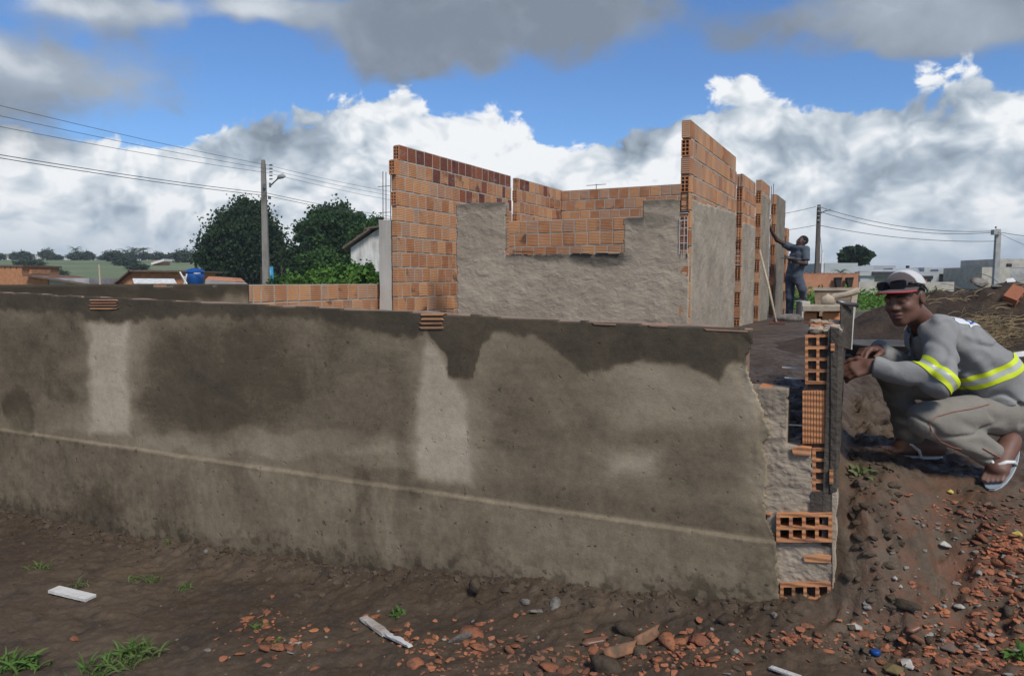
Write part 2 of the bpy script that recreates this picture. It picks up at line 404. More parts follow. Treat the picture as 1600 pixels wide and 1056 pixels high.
def mat_frontplaster():
    m, nt, b = newmat('cement_render'); n = NT(nt); v = n.obj()
    t = n.attr('tone').outputs['Fac']; lowr = n.attr('low').outputs['Fac']
    tt = n.math('ADD', t, n.math('MULTIPLY', n.math('SUBTRACT', n.noise(3.2, 9, .72, dist=.5), .5), .62))
    tt = n.math('ADD', tt, n.math('MULTIPLY', n.math('SUBTRACT', n.noise(48, 6, .75), .5), .34))
    tt = n.math('ADD', tt, n.math('MULTIPLY', n.math('SUBTRACT', n.noise(9, 5, .65, n.mapv(v, (.5, .5, 3.5)), .8), .5), .14))
    crk = n.N('ShaderNodeTexVoronoi'); crk.feature = 'DISTANCE_TO_EDGE'; nt.links.new(n.mapv(v, (1, 1, 1)), crk.inputs['Vector']); crk.inputs['Scale'].default_value = 1.7; crk.inputs['Detail'].default_value = 2.0
    ckm = n.math('MULTIPLY', n.rng(crk.outputs['Distance'], .006, .0), n.rng(n.noise(1.1, 3, .5), .55, .66))
    tt = n.math('SUBTRACT', tt, n.math('MULTIPLY', ckm, .10))
    sv = n.mapv(v, (12, 12, 6))
    tt = n.math('ADD', tt, n.math('MULTIPLY', n.math('MULTIPLY', n.math('SUBTRACT', n.noise(1.6, 6, .7, sv), .5), lowr), .42))
    spk = n.rng(n.noise(26, 3, .5), .665, .72)
    tt = n.math('SUBTRACT', tt, n.math('MULTIPLY', spk, n.math('ADD', .10, n.math('MULTIPLY', lowr, .12))))
    rp = n.N('ShaderNodeValToRGB'); nt.links.new(tt, rp.inputs[0]); cr = rp.color_ramp
    cr.elements[0].position = 0.0; cr.elements[0].color = (0.058, 0.047, 0.032, 1)
    cr.elements[1].position = 1.0; cr.elements[1].color = (0.48, 0.41, 0.312, 1)
    for p, c in ((.22, (.102, .080, .052, 1)), (.5, (.217, .176, .119, 1)), (.75, (.332, .277, .20, 1))):
        e = cr.elements.new(p); e.color = c
    gtint = n.mix(n.rng(n.noise(1.3, 4, .5), .5, .66, 0, .15), rp.outputs[0], n.mix(1.0, rp.outputs[0], (.86, .97, .9), 'MULTIPLY'))
    nt.links.new(gtint, b.inputs['Base Color'])
    nt.links.new(n.rng(tt, 0.1, .5, .62, .95), b.inputs['Roughness']); b.inputs['Specular IOR Level'].default_value = .2
    h = n.math('ADD', n.noise(130, 5, .75), n.math('MULTIPLY', n.noise(11, 6, .7, n.mapv(v, (1, 1, 1.4))), .9))
    h = n.math('SUBTRACT', h, n.math('MULTIPLY', spk, .9))
    nt.links.new(n.bump(h, .55, .004), b.inputs['Normal'])
    return m
M['render'] = mat_frontplaster()
def mat_rough(name, c1, c2, wet=(0.10, 0.088, 0.07)):
    m, nt, b = newmat(name); n = NT(nt)
    col = n.mix(n.rng(n.noise(2.2, 6, .65), .3, .7), c1, c2)
    col = n.mix(n.math('MULTIPLY', n.rng(n.noise(22, 5, .7), .5, .75), .4), col, tuple(q*.6 for q in c1))
    w = n.attr('wet').outputs['Fac']
    col = n.mix(w, col, wet)
    nt.links.new(col, b.inputs['Base Color']); b.inputs['Roughness'].default_value = .92; b.inputs['Specular IOR Level'].default_value = .2
    h = n.math('ADD', n.noise(26, 6, .65, dist=.6), n.math('MULTIPLY', n.noise(9, 4, .6, n.mapv(n.obj(), (1, 1, 2.0)), .8), 1.5))
    nt.links.new(n.bump(h, .55, .014), b.inputs['Normal'])
    return m
M['rough'] = mat_rough('rough_render', (0.40, 0.335, 0.255), (0.295, 0.244, 0.183))
M['rough_grey'] = mat_rough('rough_render_grey', (0.37, 0.318, 0.245), (0.27, 0.23, 0.176))
# ------------------------------------------------------------------ plaster sheet with a ragged mask
def panel(name, O, A, Bv, Nn, us, zs, mask, disp, thick, mat, parent=None, attrs=None, smooth=True):
    """front sheet over (u,z) cells where mask(u,z); its rim is closed back by thick"""
    Ug, Zg = np.meshgrid(us, zs); D = disp(Ug, Zg)
    O = np.array(O); A = np.array(A); Bv = np.array(Bv); Nn = np.array(Nn)
    P = O+Ug[..., None]*A+Zg[..., None]*Bv+D[..., None]*Nn
    uc = (Ug[:-1, :-1]+Ug[1:, 1:])/2; zc = (Zg[:-1, :-1]+Zg[1:, 1:])/2
    K = mask(uc, zc); ny, nx = Ug.shape; I = np.arange(nx*ny).reshape(ny, nx)
    F = np.stack([I[:-1, :-1], I[:-1, 1:], I[1:, 1:], I[1:, :-1]], -1)[K]
    back = nx*ny; Pb = O+Ug[..., None]*A+Zg[..., None]*Bv-thick*Nn
    S = []
    Kp = np.zeros((ny+1, nx+1), bool); Kp[1:-1, 1:-1] = K
    c = Kp[1:-1, 1:-1]
    for (nb, a, b_) in ((Kp[:-2, 1:-1], I[:-1, :-1], I[:-1, 1:]), (Kp[2:, 1:-1], I[1:, 1:], I[1:, :-1]), (Kp[1:-1, :-2], I[1:, :-1], I[:-1, :-1]), (Kp[1:-1, 2:], I[:-1, 1:], I[1:, 1:])):
        q = c & ~nb
        S.append(np.stack([b_[q], a[q], a[q]+back, b_[q]+back], -1))
    Fall = np.concatenate([F]+S); Vall = np.concatenate([P.reshape(-1, 3), Pb.reshape(-1, 3)])
    at_ = None
    if attrs: at_ = {k: np.concatenate([f(Ug, Zg, P).ravel()]*2) for k, f in attrs.items()}
    used = np.unique(Fall); remap = np.full(len(Vall), -1); remap[used] = np.arange(len(used))
    me = npmesh(name, Vall[used], remap[Fall], mat, False, {k: v[used] for k, v in at_.items()} if at_ else None)
    bm = bmesh.new(); bm.from_mesh(me); bmesh.ops.recalc_face_normals(bm, faces=bm.faces)
    for f in bm.faces: f.smooth = smooth
    bm.to_mesh(me); bm.free()
    return obj(name, me, parent)
def projv(P):
    x, y, z = P[..., 0], P[..., 1], P[..., 2]-CAMZ
    zc = y*_cp-z*_sp; yc = y*_sp+z*_cp
    return CX+FPX*x/zc, CY-FPX*yc/zc
def hole_brick(P, A, B, D, nc, nr, rim=0.2, hd=0.85, ragged=0.0, back=True):
    """clay block: front corner P, width A, height B, depth D; nc x nr holes open on the front"""
    m = MB(); P, A, B, D = Vector(P), Vector(A), Vector(B), Vector(D)
    def cuts(n):
        w = 1.0/(n+(n+1)*rim); o = [0.0]
        for i in range(n): o += [o[-1]+rim*w, o[-1]+rim*w+w]
        return o+[1.0]
    ca, cb = cuts(nc), cuts(nr)
    def q(a, b, d): return P+A*a+B*b+D*d
    for i in range(len(ca)-1):
        for j in range(len(cb)-1):
            a0, a1, b0, b1 = ca[i], ca[i+1], cb[j], cb[j+1]
            if i % 2 and j % 2:
                if ragged:
                    a0, a1, b0, b1 = (t+random.uniform(-ragged, ragged) for t in (a0, a1, b0, b1))
                A0, A1, B0, B1 = ca[i], ca[i+1], cb[j], cb[j+1]
                fr = [q(A0, B0, 0), q(A1, B0, 0), q(A1, B1, 0), q(A0, B1, 0)]
                bk = [q(a0, b0, hd), q(a1, b0, hd), q(a1, b1, hd), q(a0, b1, hd)]
                m.add(fr+bk, [(0, 1, 5, 4), (1, 2, 6, 5), (2, 3, 7, 6), (3, 0, 4, 7), (4, 5, 6, 7)])
            else: m.add([q(a0, b0, 0), q(a1, b0, 0), q(a1, b1, 0), q(a0, b1, 0)], [(0, 1, 2, 3)])
    c = [q(a, b, d) for d in (0, 1) for b in (0, 1) for a in (0, 1)]
    m.add(c, [(0, 1, 5, 4), (1, 3, 7, 5), (3, 2, 6, 7), (2, 0, 4, 6), (4, 5, 7, 6)])
    return m
def raw(mb, name, mat, parent=None):          # holes keep their own winding
    return obj(name, meshdata(name, mb.V, mb.F, mat), parent)
# ------------------------------------------------------------------ front boundary wall
def build_front():
    base = Vector((FC.x, FC.y, Z0))
    W = empty('boundary_wall', base, 'long low wall rendered in stained grey cement across the foreground, its right end broken open', 'wall')
    up = Vector((0, 0, 1)); A = FL
    topS = [(fs(FP(*q)), FP(*q).z) for q in ((-420, 437), (0, 457), (300, 472), (640, 488), (900, 502), (1175, 515))][::-1]
    TS = np.array([q[0] for q in topS]); TZ = np.array([q[1] for q in topS])
    led = [(fs(FP(*q)), FP(*q).z) for q in ((-420, 609.5), (0, 670.5), (640, 763), (1211, 846))][::-1]
    LS = np.array([q[0] for q in led]); LZ = np.array([q[1] for q in led])
    edge = [(1175, 500), (1176, 514), (1175, 530), (1166, 562), (1168, 589), (1187, 630), (1194, 653), (1204, 675), (1190, 694), (1196, 716), (1195, 762), (1196, 807), (1211, 844), (1213, 889), (1218, 925), (1222, 944), (1224, 990)]
    es = [(FP(*q).z, fs(FP(*q))) for q in edge][::-1]
    EZ = np.array([q[0] for q in es]); ES = np.array([q[1] for q in es])
    O = Vector((FC.x, FC.y, 0))
    us = np.concatenate([np.arange(-0.06, .5, 0.006), np.arange(.5, 6.4, 0.0105)]); zs = np.arange(-0.75, 1.35, 0.0075)
    def top(u): return np.interp(u, TS, TZ)+0.006*fbm(u*9, u*0, oct=3, seed=3)
    def mask(u, z):
        e = np.interp(z, EZ, ES)+0.012*fbm(u*30, z*30, oct=3, seed=9)
        return (u > e) & (z < top(u)) & (z > np.interp(u, BS, BZ)-0.16)
    def disp(u, z):
        lz = np.interp(u, LS, LZ); below = sstep(0.008, -0.012, z-lz)
        d = 0.011*below+0.003*np.exp(-((z-lz+0.004)/0.007)**2)+.003*fbm(u*20, z*0, oct=2, seed=12)*np.exp(-((z-lz)/0.012)**2)
        d = d+0.006*fbm(u*1.7, z*1.7, oct=3, seed=2)+0.0022*fbm(u*14, z*14, oct=3, seed=4)
        ed = u-np.interp(z, EZ, ES)
        d = d-0.004*np.exp(-(ed/0.05)**2)+0.006*fbm(u*25, z*25, oct=2, seed=6)*np.exp(-(ed/0.07)**2)
        return d
    def tone(u, z, P):
        x, y = projv(P)
        wx = x+26*fbm(u*4, z*4, oct=4, seed=51); wy = y+20*fbm(u*4, z*4, oct=4, seed=52)
        t = np.full(x.shape, .44)
        def ell(cx, cy, rx, ry, a, p=2.0):
            nonlocal t
            r = (np.abs((wx-cx)/rx)**p+np.abs((wy-cy)/ry)**p)
            t = t+a*sstep(1.25, .45, r)
        ell(60, 570, 110, 95, -.14); ell(345, 590, 140, 105, -.20); ell(300, 640, 90, 60, -.08); ell(550, 610, 105, 110, -.10); ell(420, 560, 150, 70, -.06)
        ell(860, 610, 140, 95, -.10); ell(1090, 720, 110, 60, -.08); ell(970, 620, 130, 60, .05); ell(1060, 610, 150, 75, .13); ell(1185, 660, 40, 130, .14); ell(1190, 780, 40, 60, .08)
        ell(25, 640, 26, 36, -.2); ell(100, 650, 120, 26, .12); ell(420, 695, 260, 22, .13); ell(650, 715, 120, 24, .12); ell(820, 560, 120, 50, .07)
        ell(210, 560, 26, 110, .08); ell(740, 700, 60, 80, .06); ell(40, 480, 60, 30, .06)
        # brown damp band just above the ledge
        lz = np.interp(u, LS, LZ); a = z-lz
        t = t-.11*sstep(.16, .05, a)*sstep(0, .01, a)*sstep(2.6, 1.2, u)
        t = np.where(a < -.004, .42+.13*fbm(u*2.2, z*2.2, oct=4, seed=60)+.05*sstep(3.2, 1.4, np.abs(u-2.2)), t)
        g = z-np.interp(u, BS, BZ)
        t = t-.22*sstep(.25, .0, g)*(fbm(u*28, z*28, oct=3, seed=66) > .16)
        t = t-.15*sstep(.16, .0, g+.05*fbm(u*6, z*6, seed=61))-.12*(a < 0)*sstep(3.0, 4.6, u)
        t = t+.03*np.exp(-((a+.004)/.008)**2)*(.7+.6*fbm(u*8, z*0, oct=3, seed=13))          # light caught by the ledge lip, painted into the tone
        ell(570, 830, 18, 120, -.12); ell(640, 800, 16, 150, -.10); ell(160, 800, 50, 40, -.12)
        # patched pale strips
        n8 = 5*fbm(u*14, z*14, oct=3, seed=70)
        def poly(pts, a, soft=7, pull=.7):
            nonlocal t
            d = np.full(x.shape, -1e9)
            for i in range(len(pts)):
                (ax, ay), (bx, by) = pts[i], pts[(i+1) % len(pts)]
                l = math.hypot(bx-ax, by-ay); nx_, ny_ = (by-ay)/l, -(bx-ax)/l
                d = np.maximum(d, (x-ax)*nx_+(y-ay)*ny_)
            t = t+(a-(t-.44)*pull)*sstep(soft, -soft, d+n8)
        poly([(120, 500), (222, 500), (232, 690), (120, 684)], .07, 18, 0)
        poly([(138, 503), (200, 506), (202, 678), (142, 674)], .40, 7)
        poly([(655, 520), (760, 560), (762, 765), (640, 750), (640, 600)], .08, 18, 0)
        poly([(667, 528), (692, 560), (728, 625), (741, 758), (652, 748), (652, 625)], .38, 7)
        poly([(955, 705), (1028, 708), (1026, 742), (956, 738)], .36, 20)
        # fresh wet coat along the top
        wb = np.interp(wx, [-500, 0, 120, 140, 205, 300, 480, 600, 650, 672, 690, 735, 765, 840, 890, 930, 965, 1000, 1060, 1120, 1150, 1180],
                       [470, 486, 494, 500, 504, 488, 500, 520, 528, 520, 590, 598, 520, 522, 560, 590, 582, 560, 568, 594, 566, 578])
        w = sstep(6, -6, wy*.5+y*.5-wb+7*fbm(u*22, z*22, oct=3, seed=78))
        t = t*(1-w)+w*(.10+.05*fbm(u*7, z*7, oct=3, seed=77))
        return np.clip(t, 0, 1)
    def low(u, z, P): return (z < np.interp(u, LS, LZ)).astype(float)
    panel('render_coat', O, A, up, -FB, us, zs, mask, disp, 0.022, M['render'], W, {'tone': tone, 'low': low})
    # mortar core behind the coat, with a lumpy top
    m = MB()
    n = 150; sl = np.linspace(0.02, 6.38, n)
    ring = []
    tz = np.interp(sl, TS, TZ)-.004+0.008*fbm(sl*6, sl*0, oct=3, seed=8); tzb = tz+0.006*fbm(sl*8, sl*0+3, oct=3, seed=18)
    for i in range(n):
        p = O+A*float(sl[i]); z0 = -0.7
        ring.append([p+FB*.02+up*z0, p+FB*.02+up*float(tz[i]), p+FB*.155+up*float(tzb[i]), p+FB*.155+up*z0])
    s0 = fs(FP(1172, 540)); 
    V = [v for r in ring for v in r]; F = []
    for i in range(n-1):
        for k in range(4): F.append((i*4+k, i*4+(k+1) % 4, (i+1)*4+(k+1) % 4, (i+1)*4+k))
    keep = [i for i in range(n) if sl[i] >= s0+.012]
    i0 = keep[0]; F = [f for f in F if min(f) >= i0*4]+[(i0*4, i0*4+1, i0*4+2, i0*4+3)]
    m.add(V, F); m.build('core', M['mortar_cap'], W)
    # ribbed bricks showing through at the top where the coat has not reached
    for (x0, x1, y0, y1) in ((140, 184, 468, 486), (656, 692, 490, 518)):
        for k in range(4):
            ya, yb = y0+(y1-y0)*k/4.0, y0+(y1-y0)*(k+.45)/4.0
            c = [FP(x0+random.uniform(-3, 3), ya, -.007), FP(x1+random.uniform(-3, 3), ya, -.007), FP(x1+random.uniform(-4, 2), yb, -.007), FP(x0+random.uniform(0, 4), yb, -.007)]
            MB().prism(c, FB*.03).build('brick', M['brick'], W, bevel=.0015)
    # thin clay edges along the broken top arris
    for (x0, x1, y) in ((925, 962, 504.2), (1012, 1042, 507.4), (1100, 1168, 513.4)):
        c = [FP(x0, y, -.004), FP(x1, y+(x1-x0)*.047, -.004), FP(x1, y+(x1-x0)*.047+2.4, -.004), FP(x0+4, y+2.8, -.004)]
        MB().prism(c, FB*.16).build('brick', M['tile_dull'], W)
    # the toothed end: blocks under a rough spatter coat
    def rough_slab(pts, off, thick, seed, mat='rough'):
        P = [FP(px, py, off) for px, py in pts]; ss = [fs(p) for p in P]; zz = [p.z for p in P]
        def mk(u, z):
            d = np.full(u.shape, -1e9); w = .004*fbm(u*60, z*60, oct=2, seed=seed)
            ins = np.zeros(u.shape, bool); j = len(ss)-1
            for i in range(len(ss)):
                c = ((zz[i] > z+w) != (zz[j] > z+w)); xi = (ss[j]-ss[i])*(z+w-zz[i])/(zz[j]-zz[i]+1e-9)+ss[i]
                ins ^= c & (u+w < xi); j = i
            return ins
        us = np.arange(min(ss)-.02, max(ss)+.02, .006); zs = np.arange(min(zz)-.02, max(zz)+.02, .006)
        ds = lambda u, z: .008*fbm(u*22, z*30, oct=4, seed=seed+1, gain=.6)+.006*np.abs(fbm(u*55, z*70, oct=2, seed=seed+2))
        wt = lambda u, z, P: .55*sstep(.15, .5, fbm(u*6, z*6, oct=3, seed=seed+3))
        return panel('rough_coat', O+FB*off, A, up, -FB, us, zs, mk, ds, thick, M[mat], W, {'wet': wt})
    rough_slab([(1150, 604), (1230, 609), (1230, 695), (1268, 701), (1269, 805), (1180, 805), (1180, 690)], .022, .12, 100)
    rough_slab([(1196, 800), (1217, 800), (1215, 846), (1304, 846), (1306, 914), (1205, 914)], .018, .14, 130)
    rough_slab([(1200, 905), (1218, 905), (1222, 990), (1204, 990)], .016, .14, 150)
    rough_slab([(1296, 905), (1304, 905), (1302, 985), (1296, 985)], .024, .14, 160)
    def block(x0, x1, y0, y1, off, nc, nr, depth, rim=.36, ragged=.0, mat='brick_hole', tilt=0):
        a = FP(x0, y1, off); b = FP(x1, y1+tilt, off); c = FP(x0, y0, off)
        mb = hole_brick(a, b-a, c-a, FB*depth, nc, nr, rim, .8, ragged)
        return raw(mb, 'brick', M[mat], W)
    block(1213, 1300, 803, 847, -.004, 4, 2, .14, .38, .06)
    block(1219, 1298, 911, 962, .004, 4, 2, .14, .40, .07)
    # clay shards bedded in the rough coat
    for (x0, x1, y0, y1) in ((1254, 1299, 866, 880), (1194, 1212, 832, 842), (1194, 1207, 800, 806), (1236, 1268, 697, 713)):
        MB().prism([FP(x0, y0+4, .006), FP((x0+x1)/2, y0, .006), FP(x1, y0+2, .006), FP(x1-2, y1, .006), FP(x0+3, y1-2, .006)], FB*.05).build('brick', M['brick_hole'], W, bevel=.002)
    MB().prism([FP(1186, 604, .03), FP(1230, 610, .03), FP(1230, 618, .03), FP(1186, 612, .03)], FB*.12).build('brick', M['brick_hole'], W)
    # tie wires across the open column gap
    for (xa, ya, xb, yb) in ((1222, 574, 1262, 576), (1226, 590, 1262, 592), (1226, 663, 1262, 665)):
        MB().tube([FP(xa, ya, .08), FP(xb, yb, .08)], .003, 6).build('tie_wire', M['wire'], W)
    # ---------------- the side wall that runs back from the corner
    S = empty('side_wall', FP(1280, 800, .02), 'unfinished brick side wall with raw hollow block end, beside the crouching person', 'wall')
    VB = Vector((.415, .91, 0)).normalized()
    def sblock(x0, x1, y0, y1, off, nc, nr, depth, rim=.34, mat='brick_hole'):
        a = FP(x0, y1, off); b = FP(x1, y1, off); c = FP(x0, y0, off)
        if nc == 0:
            mb = MB(); n = 9; A_, B_ = b-a, c-a; poly = []
            for i in range(n):
                poly += [a+A_*(i/n)+FB*.000, a+A_*((i+.75)/n), a+A_*((i+.8)/n)+FB*.006, a+A_*((i+.98)/n)+FB*.006]
            poly += [b, b+VB*depth, a+VB*depth]
            mb.prism(poly, B_); return mb.build('brick', M[mat], S)
        return raw(hole_brick(a, b-a, c-a, VB*depth, nc, nr, rim, .45), 'brick', M[mat], S)
    sblock(1258, 1298, 523, 600, .02, 2, 4, .19)
    sblock(1254, 1294, 611, 693, .02, 0, 0, .19)
    sblock(1269, 1294, 700, 771, .02, 1, 4, .19, .42)
    # mortar core and courses of the wall behind its end blocks
    def sidebox(x0, x1, y0, y1, off, length, mat, name, jit=0.0, par=S):
        c = [FP(x0, y0, off), FP(x1, y0, off), FP(x1, y1, off), FP(x0, y1, off)]
        return MB().prism(c, VB*length).build(name, M[mat], par)
    sidebox(1262, 1297, 517, 812, .035, 2.3, 'mortar_dark', 'core')
    # courses of blocks along the left face
    for k, (y0, y1) in enumerate(((523, 600), (611, 693), (702, 771))):
        z1, z0 = FP(1262, y0, .04).z, FP(1262, y1, .04).z
        for j in range(11):
            s_ = .21+j*.2+(.1 if k % 2 else 0)
            p = FP(1260, 600, .035)+VB*s_; p.z = (z0+z1)/2
            ax = VB; ay = Vector((-VB.y, VB.x, 0))
            Mx = Matrix((ax, ay, up)).transposed()
            MB().box(p, (.19, .02, (z1-z0)), Mx, .002).build('brick', M['brick'], S)
    # fresh dark coat on the right face
    p0 = FP(1298, 800, .012); p1 = FP(1312, 800, .012)
    zt = FP(1300, 512, .02).z
    def rdisp(u, z): return .010*fbm(u*7, z*7, oct=4, seed=200)+.004*fbm(u*40, z*40, oct=2, seed=201)
    rn = Vector((VB.y, -VB.x, 0))
    Orr = FP(1311, 700, .012); Orr.z = 0
    panel('render_coat', Orr, VB, up, rn, np.arange(0, 2.2, .02), np.arange(-.1, 1.3, .02), lambda u, z: (z < zt+.0*u) & (z > .2), rdisp, .05, M['mortar_dark'], S)
    c = [FP(1297, 511, .006), FP(1312, 513, .006), FP(1309, 640, .004), FP(1308, 768, .004), FP(1296, 772, .006), FP(1297, 640, .006)]
    MB().prism(c, VB*.05).build('render_edge', M['mortar_dark'], S, bevel=.003)
    c = [FP(1299, 760, .008), FP(1308, 768, .008), FP(1310, 786, .008), FP(1306, 806, .008), FP(1309, 832, .008), FP(1305, 858, .008), FP(1307, 884, .008), FP(1302, 910, .008), FP(1304, 934, .008), FP(1300, 960, .008), FP(1296, 960, .008), FP(1300, 900, .008), FP(1299, 846, .008)]
    MB().prism(c, VB*.12).build('mortar_edge', M['rough'], S, bevel=.003)
    c = [FP(1268, 768, .012), FP(1302, 768, .012), FP(1302, 806, .012), FP(1266, 806, .012)]
    MB().prism(c, VB*.15).build('mortar_bed', M['mortar_dark'], S)
    for (a, b_, d, e_) in ((1298, 1304, 537, 548), (1296, 1302, 734, 756)):
        MB().prism([FP(a, d, -.002), FP(b_, d, -.002), FP(b_, e_, -.002), FP(a, e_, -.002)], FB*.02).build('brick', M['brick_hole'], S)
    # lumpy mortar and broken clay on the wall head
    zc = FP(1270, 521, .02).z
    for j in range(46):
        q = random.random(); p = FP(random.uniform(1263, 1308), 522, .03)+VB*(random.random()**1.4*1.0); p.z = zc+random.uniform(0, .022)
        lump = MB(); lump.box(p, (random.uniform(.02, .05), random.uniform(.02, .06), random.uniform(.012, .028)), Matrix.Rotation(random.random()*6, 3, 'Z'), .008)
        lump.build('mortar_lump', M['rough'] if j % 4 else M['brick_hole'], S, bevel=.004)
    return S, VB, zc
M['tile_dull'] = plain('dull_clay', (0.33, 0.19, 0.125), (0.24, 0.17, 0.12), 20, .9, .4, 60, .004)
M['mortar_cap'] = plain('mortar_cap', (0.20, 0.165, 0.13), (0.31, 0.19, 0.13), 9, .92, .7, 50, .008)
SIDE, SVB, SIDE_TOP = build_front()
# ------------------------------------------------------------------ unfinished house
HT = R(26.8)
HU = Vector((math.cos(HT), -math.sin(HT), 0)); HV = Vector((math.sin(HT), math.cos(HT), 0)); UP = Vector((0, 0, 1))
H0 = at(1075, 440, 8.5); H0.z = 0
def PH(u, v, z=0.0): return H0+HU*u+HV*v+UP*z
def on_front(px, py, v=0.0):                  # pixel -> (u,z) on a wall parallel to the front at depth v
    r = ray(px, py); o = Vector((0, 0, CAMZ)); p = o+r*((PH(0, v)-o).dot(HV)/r.dot(HV)); q = p-H0
    return q.dot(HU), p.z
def on_side(px, py, u=0.0):
    r = ray(px, py); o = Vector((0, 0, CAMZ)); p = o+r*((PH(u, 0)-o).dot(HU)/r.dot(HU)); q = p-H0
    return q.dot(HV), p.z
BW, BT, BH, PIT = 0.184, 0.09, 0.183, 0.2035
def brick_mesh(mat, seed):
    random.seed(seed); m = MB(); m.box((0, 0, 0), (BW, BT, BH), None, .002)
    me = meshdata('brick', m.V, m.F, M[mat]); bm = bmesh.new(); bm.from_mesh(me); bmesh.ops.bevel(bm, geom=list(bm.edges), offset=.004, segments=1, affect='EDGES'); bm.to_mesh(me); bm.free(); return me
BM = {k: [brick_mesh(k, 40+i) for i in range(5)] for k in ('brick', 'brick_dark')}
random.seed(11)
HOUSE = empty('unfinished_house', PH(-1.5, 2, .5), 'unfinished roofless house of orange hollow brick with rough grey render in front', 'house')
LOWW = None
BRICKS = []            # (size in picture, matrix, mesh, wall object, house object)
def wall(name, A, d, n, courses, thick=BT, own=None, half0=0, mortar='mortar'):
    """courses: list of (z0, s0, s1, darkness function or key). A: origin (x,y), d: along, n: visible side"""
    own = own or HOUSE
    core = MB(); d = Vector(d); n = Vector(n); A = Vector((A[0], A[1], 0))
    Mx = Matrix((d, -n, UP)).transposed()
    for (z0, s0, s1, key) in courses:
        core.box(A+d*((s0+s1)/2)+UP*(z0+PIT/2), (s1-s0-.012, thick-.006, PIT), Mx)
    w = core.build(name, M[mortar], own)
    for i, (z0, s0, s1, key) in enumerate(courses):
        s = s0; first = True
        while s < s1-.03:
            L = BW if not (first and (i+half0) % 2) else BW*.5
            L *= random.uniform(.97, 1.03)
            if random.random() < .04: L *= .55
            L = min(L, s1-s)
            k = key(s, i) if callable(key) else key
            ctr = A+d*(s+L/2)+UP*(z0+PIT/2+random.uniform(-.003, .003))+n*random.uniform(-.001, .005)
            rot = (Mx @ Matrix.Rotation(random.uniform(-.02, .02), 3, 'Y')).to_4x4()
            mat = Matrix.Translation(ctr) @ rot @ Matrix.Diagonal((L/BW*random.choice((1, -1)), thick/BT, 1, 1))
            if mat.determinant() < 0: mat = mat @ Matrix.Diagonal((-1, 1, 1, 1))
            px, py, zc = proj(ctr)
            size = FPX*.19/zc
            tl = 457+.048*px if px < 1176 else 900
            if py > tl+6 or not (-60 < px < 1660): size = 0
            BRICKS.append((size*random.uniform(.97, 1.0), mat, random.choice(BM[k]), w, own))
            s += L+.019; first = False
    return w
def end_holes(P, n, w, parent, z, depth=.12, mat='brick_hole', cols=2, rows=4):
    """block end with holes facing the viewer: P centre-left foot, n direction into the wall, w width vector"""
    mb = hole_brick(Vector((P[0], P[1], z)), w, UP*BH, n*depth, cols, rows, .30, .8)
    return raw(mb, 'brick', M[mat], parent)
GH = .45
# left long wall, seen from inside
WL0 = at(618, 440, 10.0); WL0.z = 0
ZT = 3.02
def kd(s, i): return 'brick_dark'
def kmix(p): return lambda s, i: 'brick_dark' if random.random() < p else 'brick'
def k2(s, i): return 'brick_dark' if (s > .25 and random.random() < .6) else 'brick'
def k3(s, i): return 'brick_dark' if (s > 1.6 and random.random() < .5) else 'brick'
crs = []
offs = [.10, .0, .03, .03, .03, .03] + [.03]*7
for i in range(13):
    z0 = ZT-(i+1)*PIT
    crs.append((z0, offs[i]-.04, 3.38 if i > 0 else 3.36, kd if i == 0 else k2 if i == 1 else k3 if i == 2 else kmix(.0)))
wl = wall('wall', WL0, HV, HU, crs)
for i in (0, 1, 3): end_holes(WL0+HV*(offs[i]-.055)-HU*.045, HV, HU*.09, wl, ZT-(i+1)*PIT+.006)
crs = [(ZT-.0-(i+1)*PIT, 3.60, 5.64, kmix(.4 if i < 1 else .08)) for i in range(13)]
wl2 = wall('wall', WL0, HV, HU, crs, half0=1)
for i in (1, 3): end_holes(WL0+HV*3.585-HU*.045, HV, HU*.09, wl2, ZT-(i+1)*PIT+.006)
# back wall
WB0 = WL0+HV*5.6
wb = wall('wall', WB0, HU, -HV, [(ZT-.02-(i+1)*PIT, .06, 3.4, 'brick') for i in range(13)])
# middle wall seen through the window opening
vm_ = (at(880, 440, 11.5)-H0); vm_ = Vector((vm_.x, vm_.y, 0)).dot(HV)
u0, zmid = on_front(880, 343, vm_)
ul, _ = on_front(745, 343, vm_); ur, _ = on_front(1015, 343, vm_)
wm = wall('wall', PH(ul, vm_), HU, -HV, [(zmid-(i+1)*PIT, 0, ur-ul, kmix(.0)) for i in range(9)])
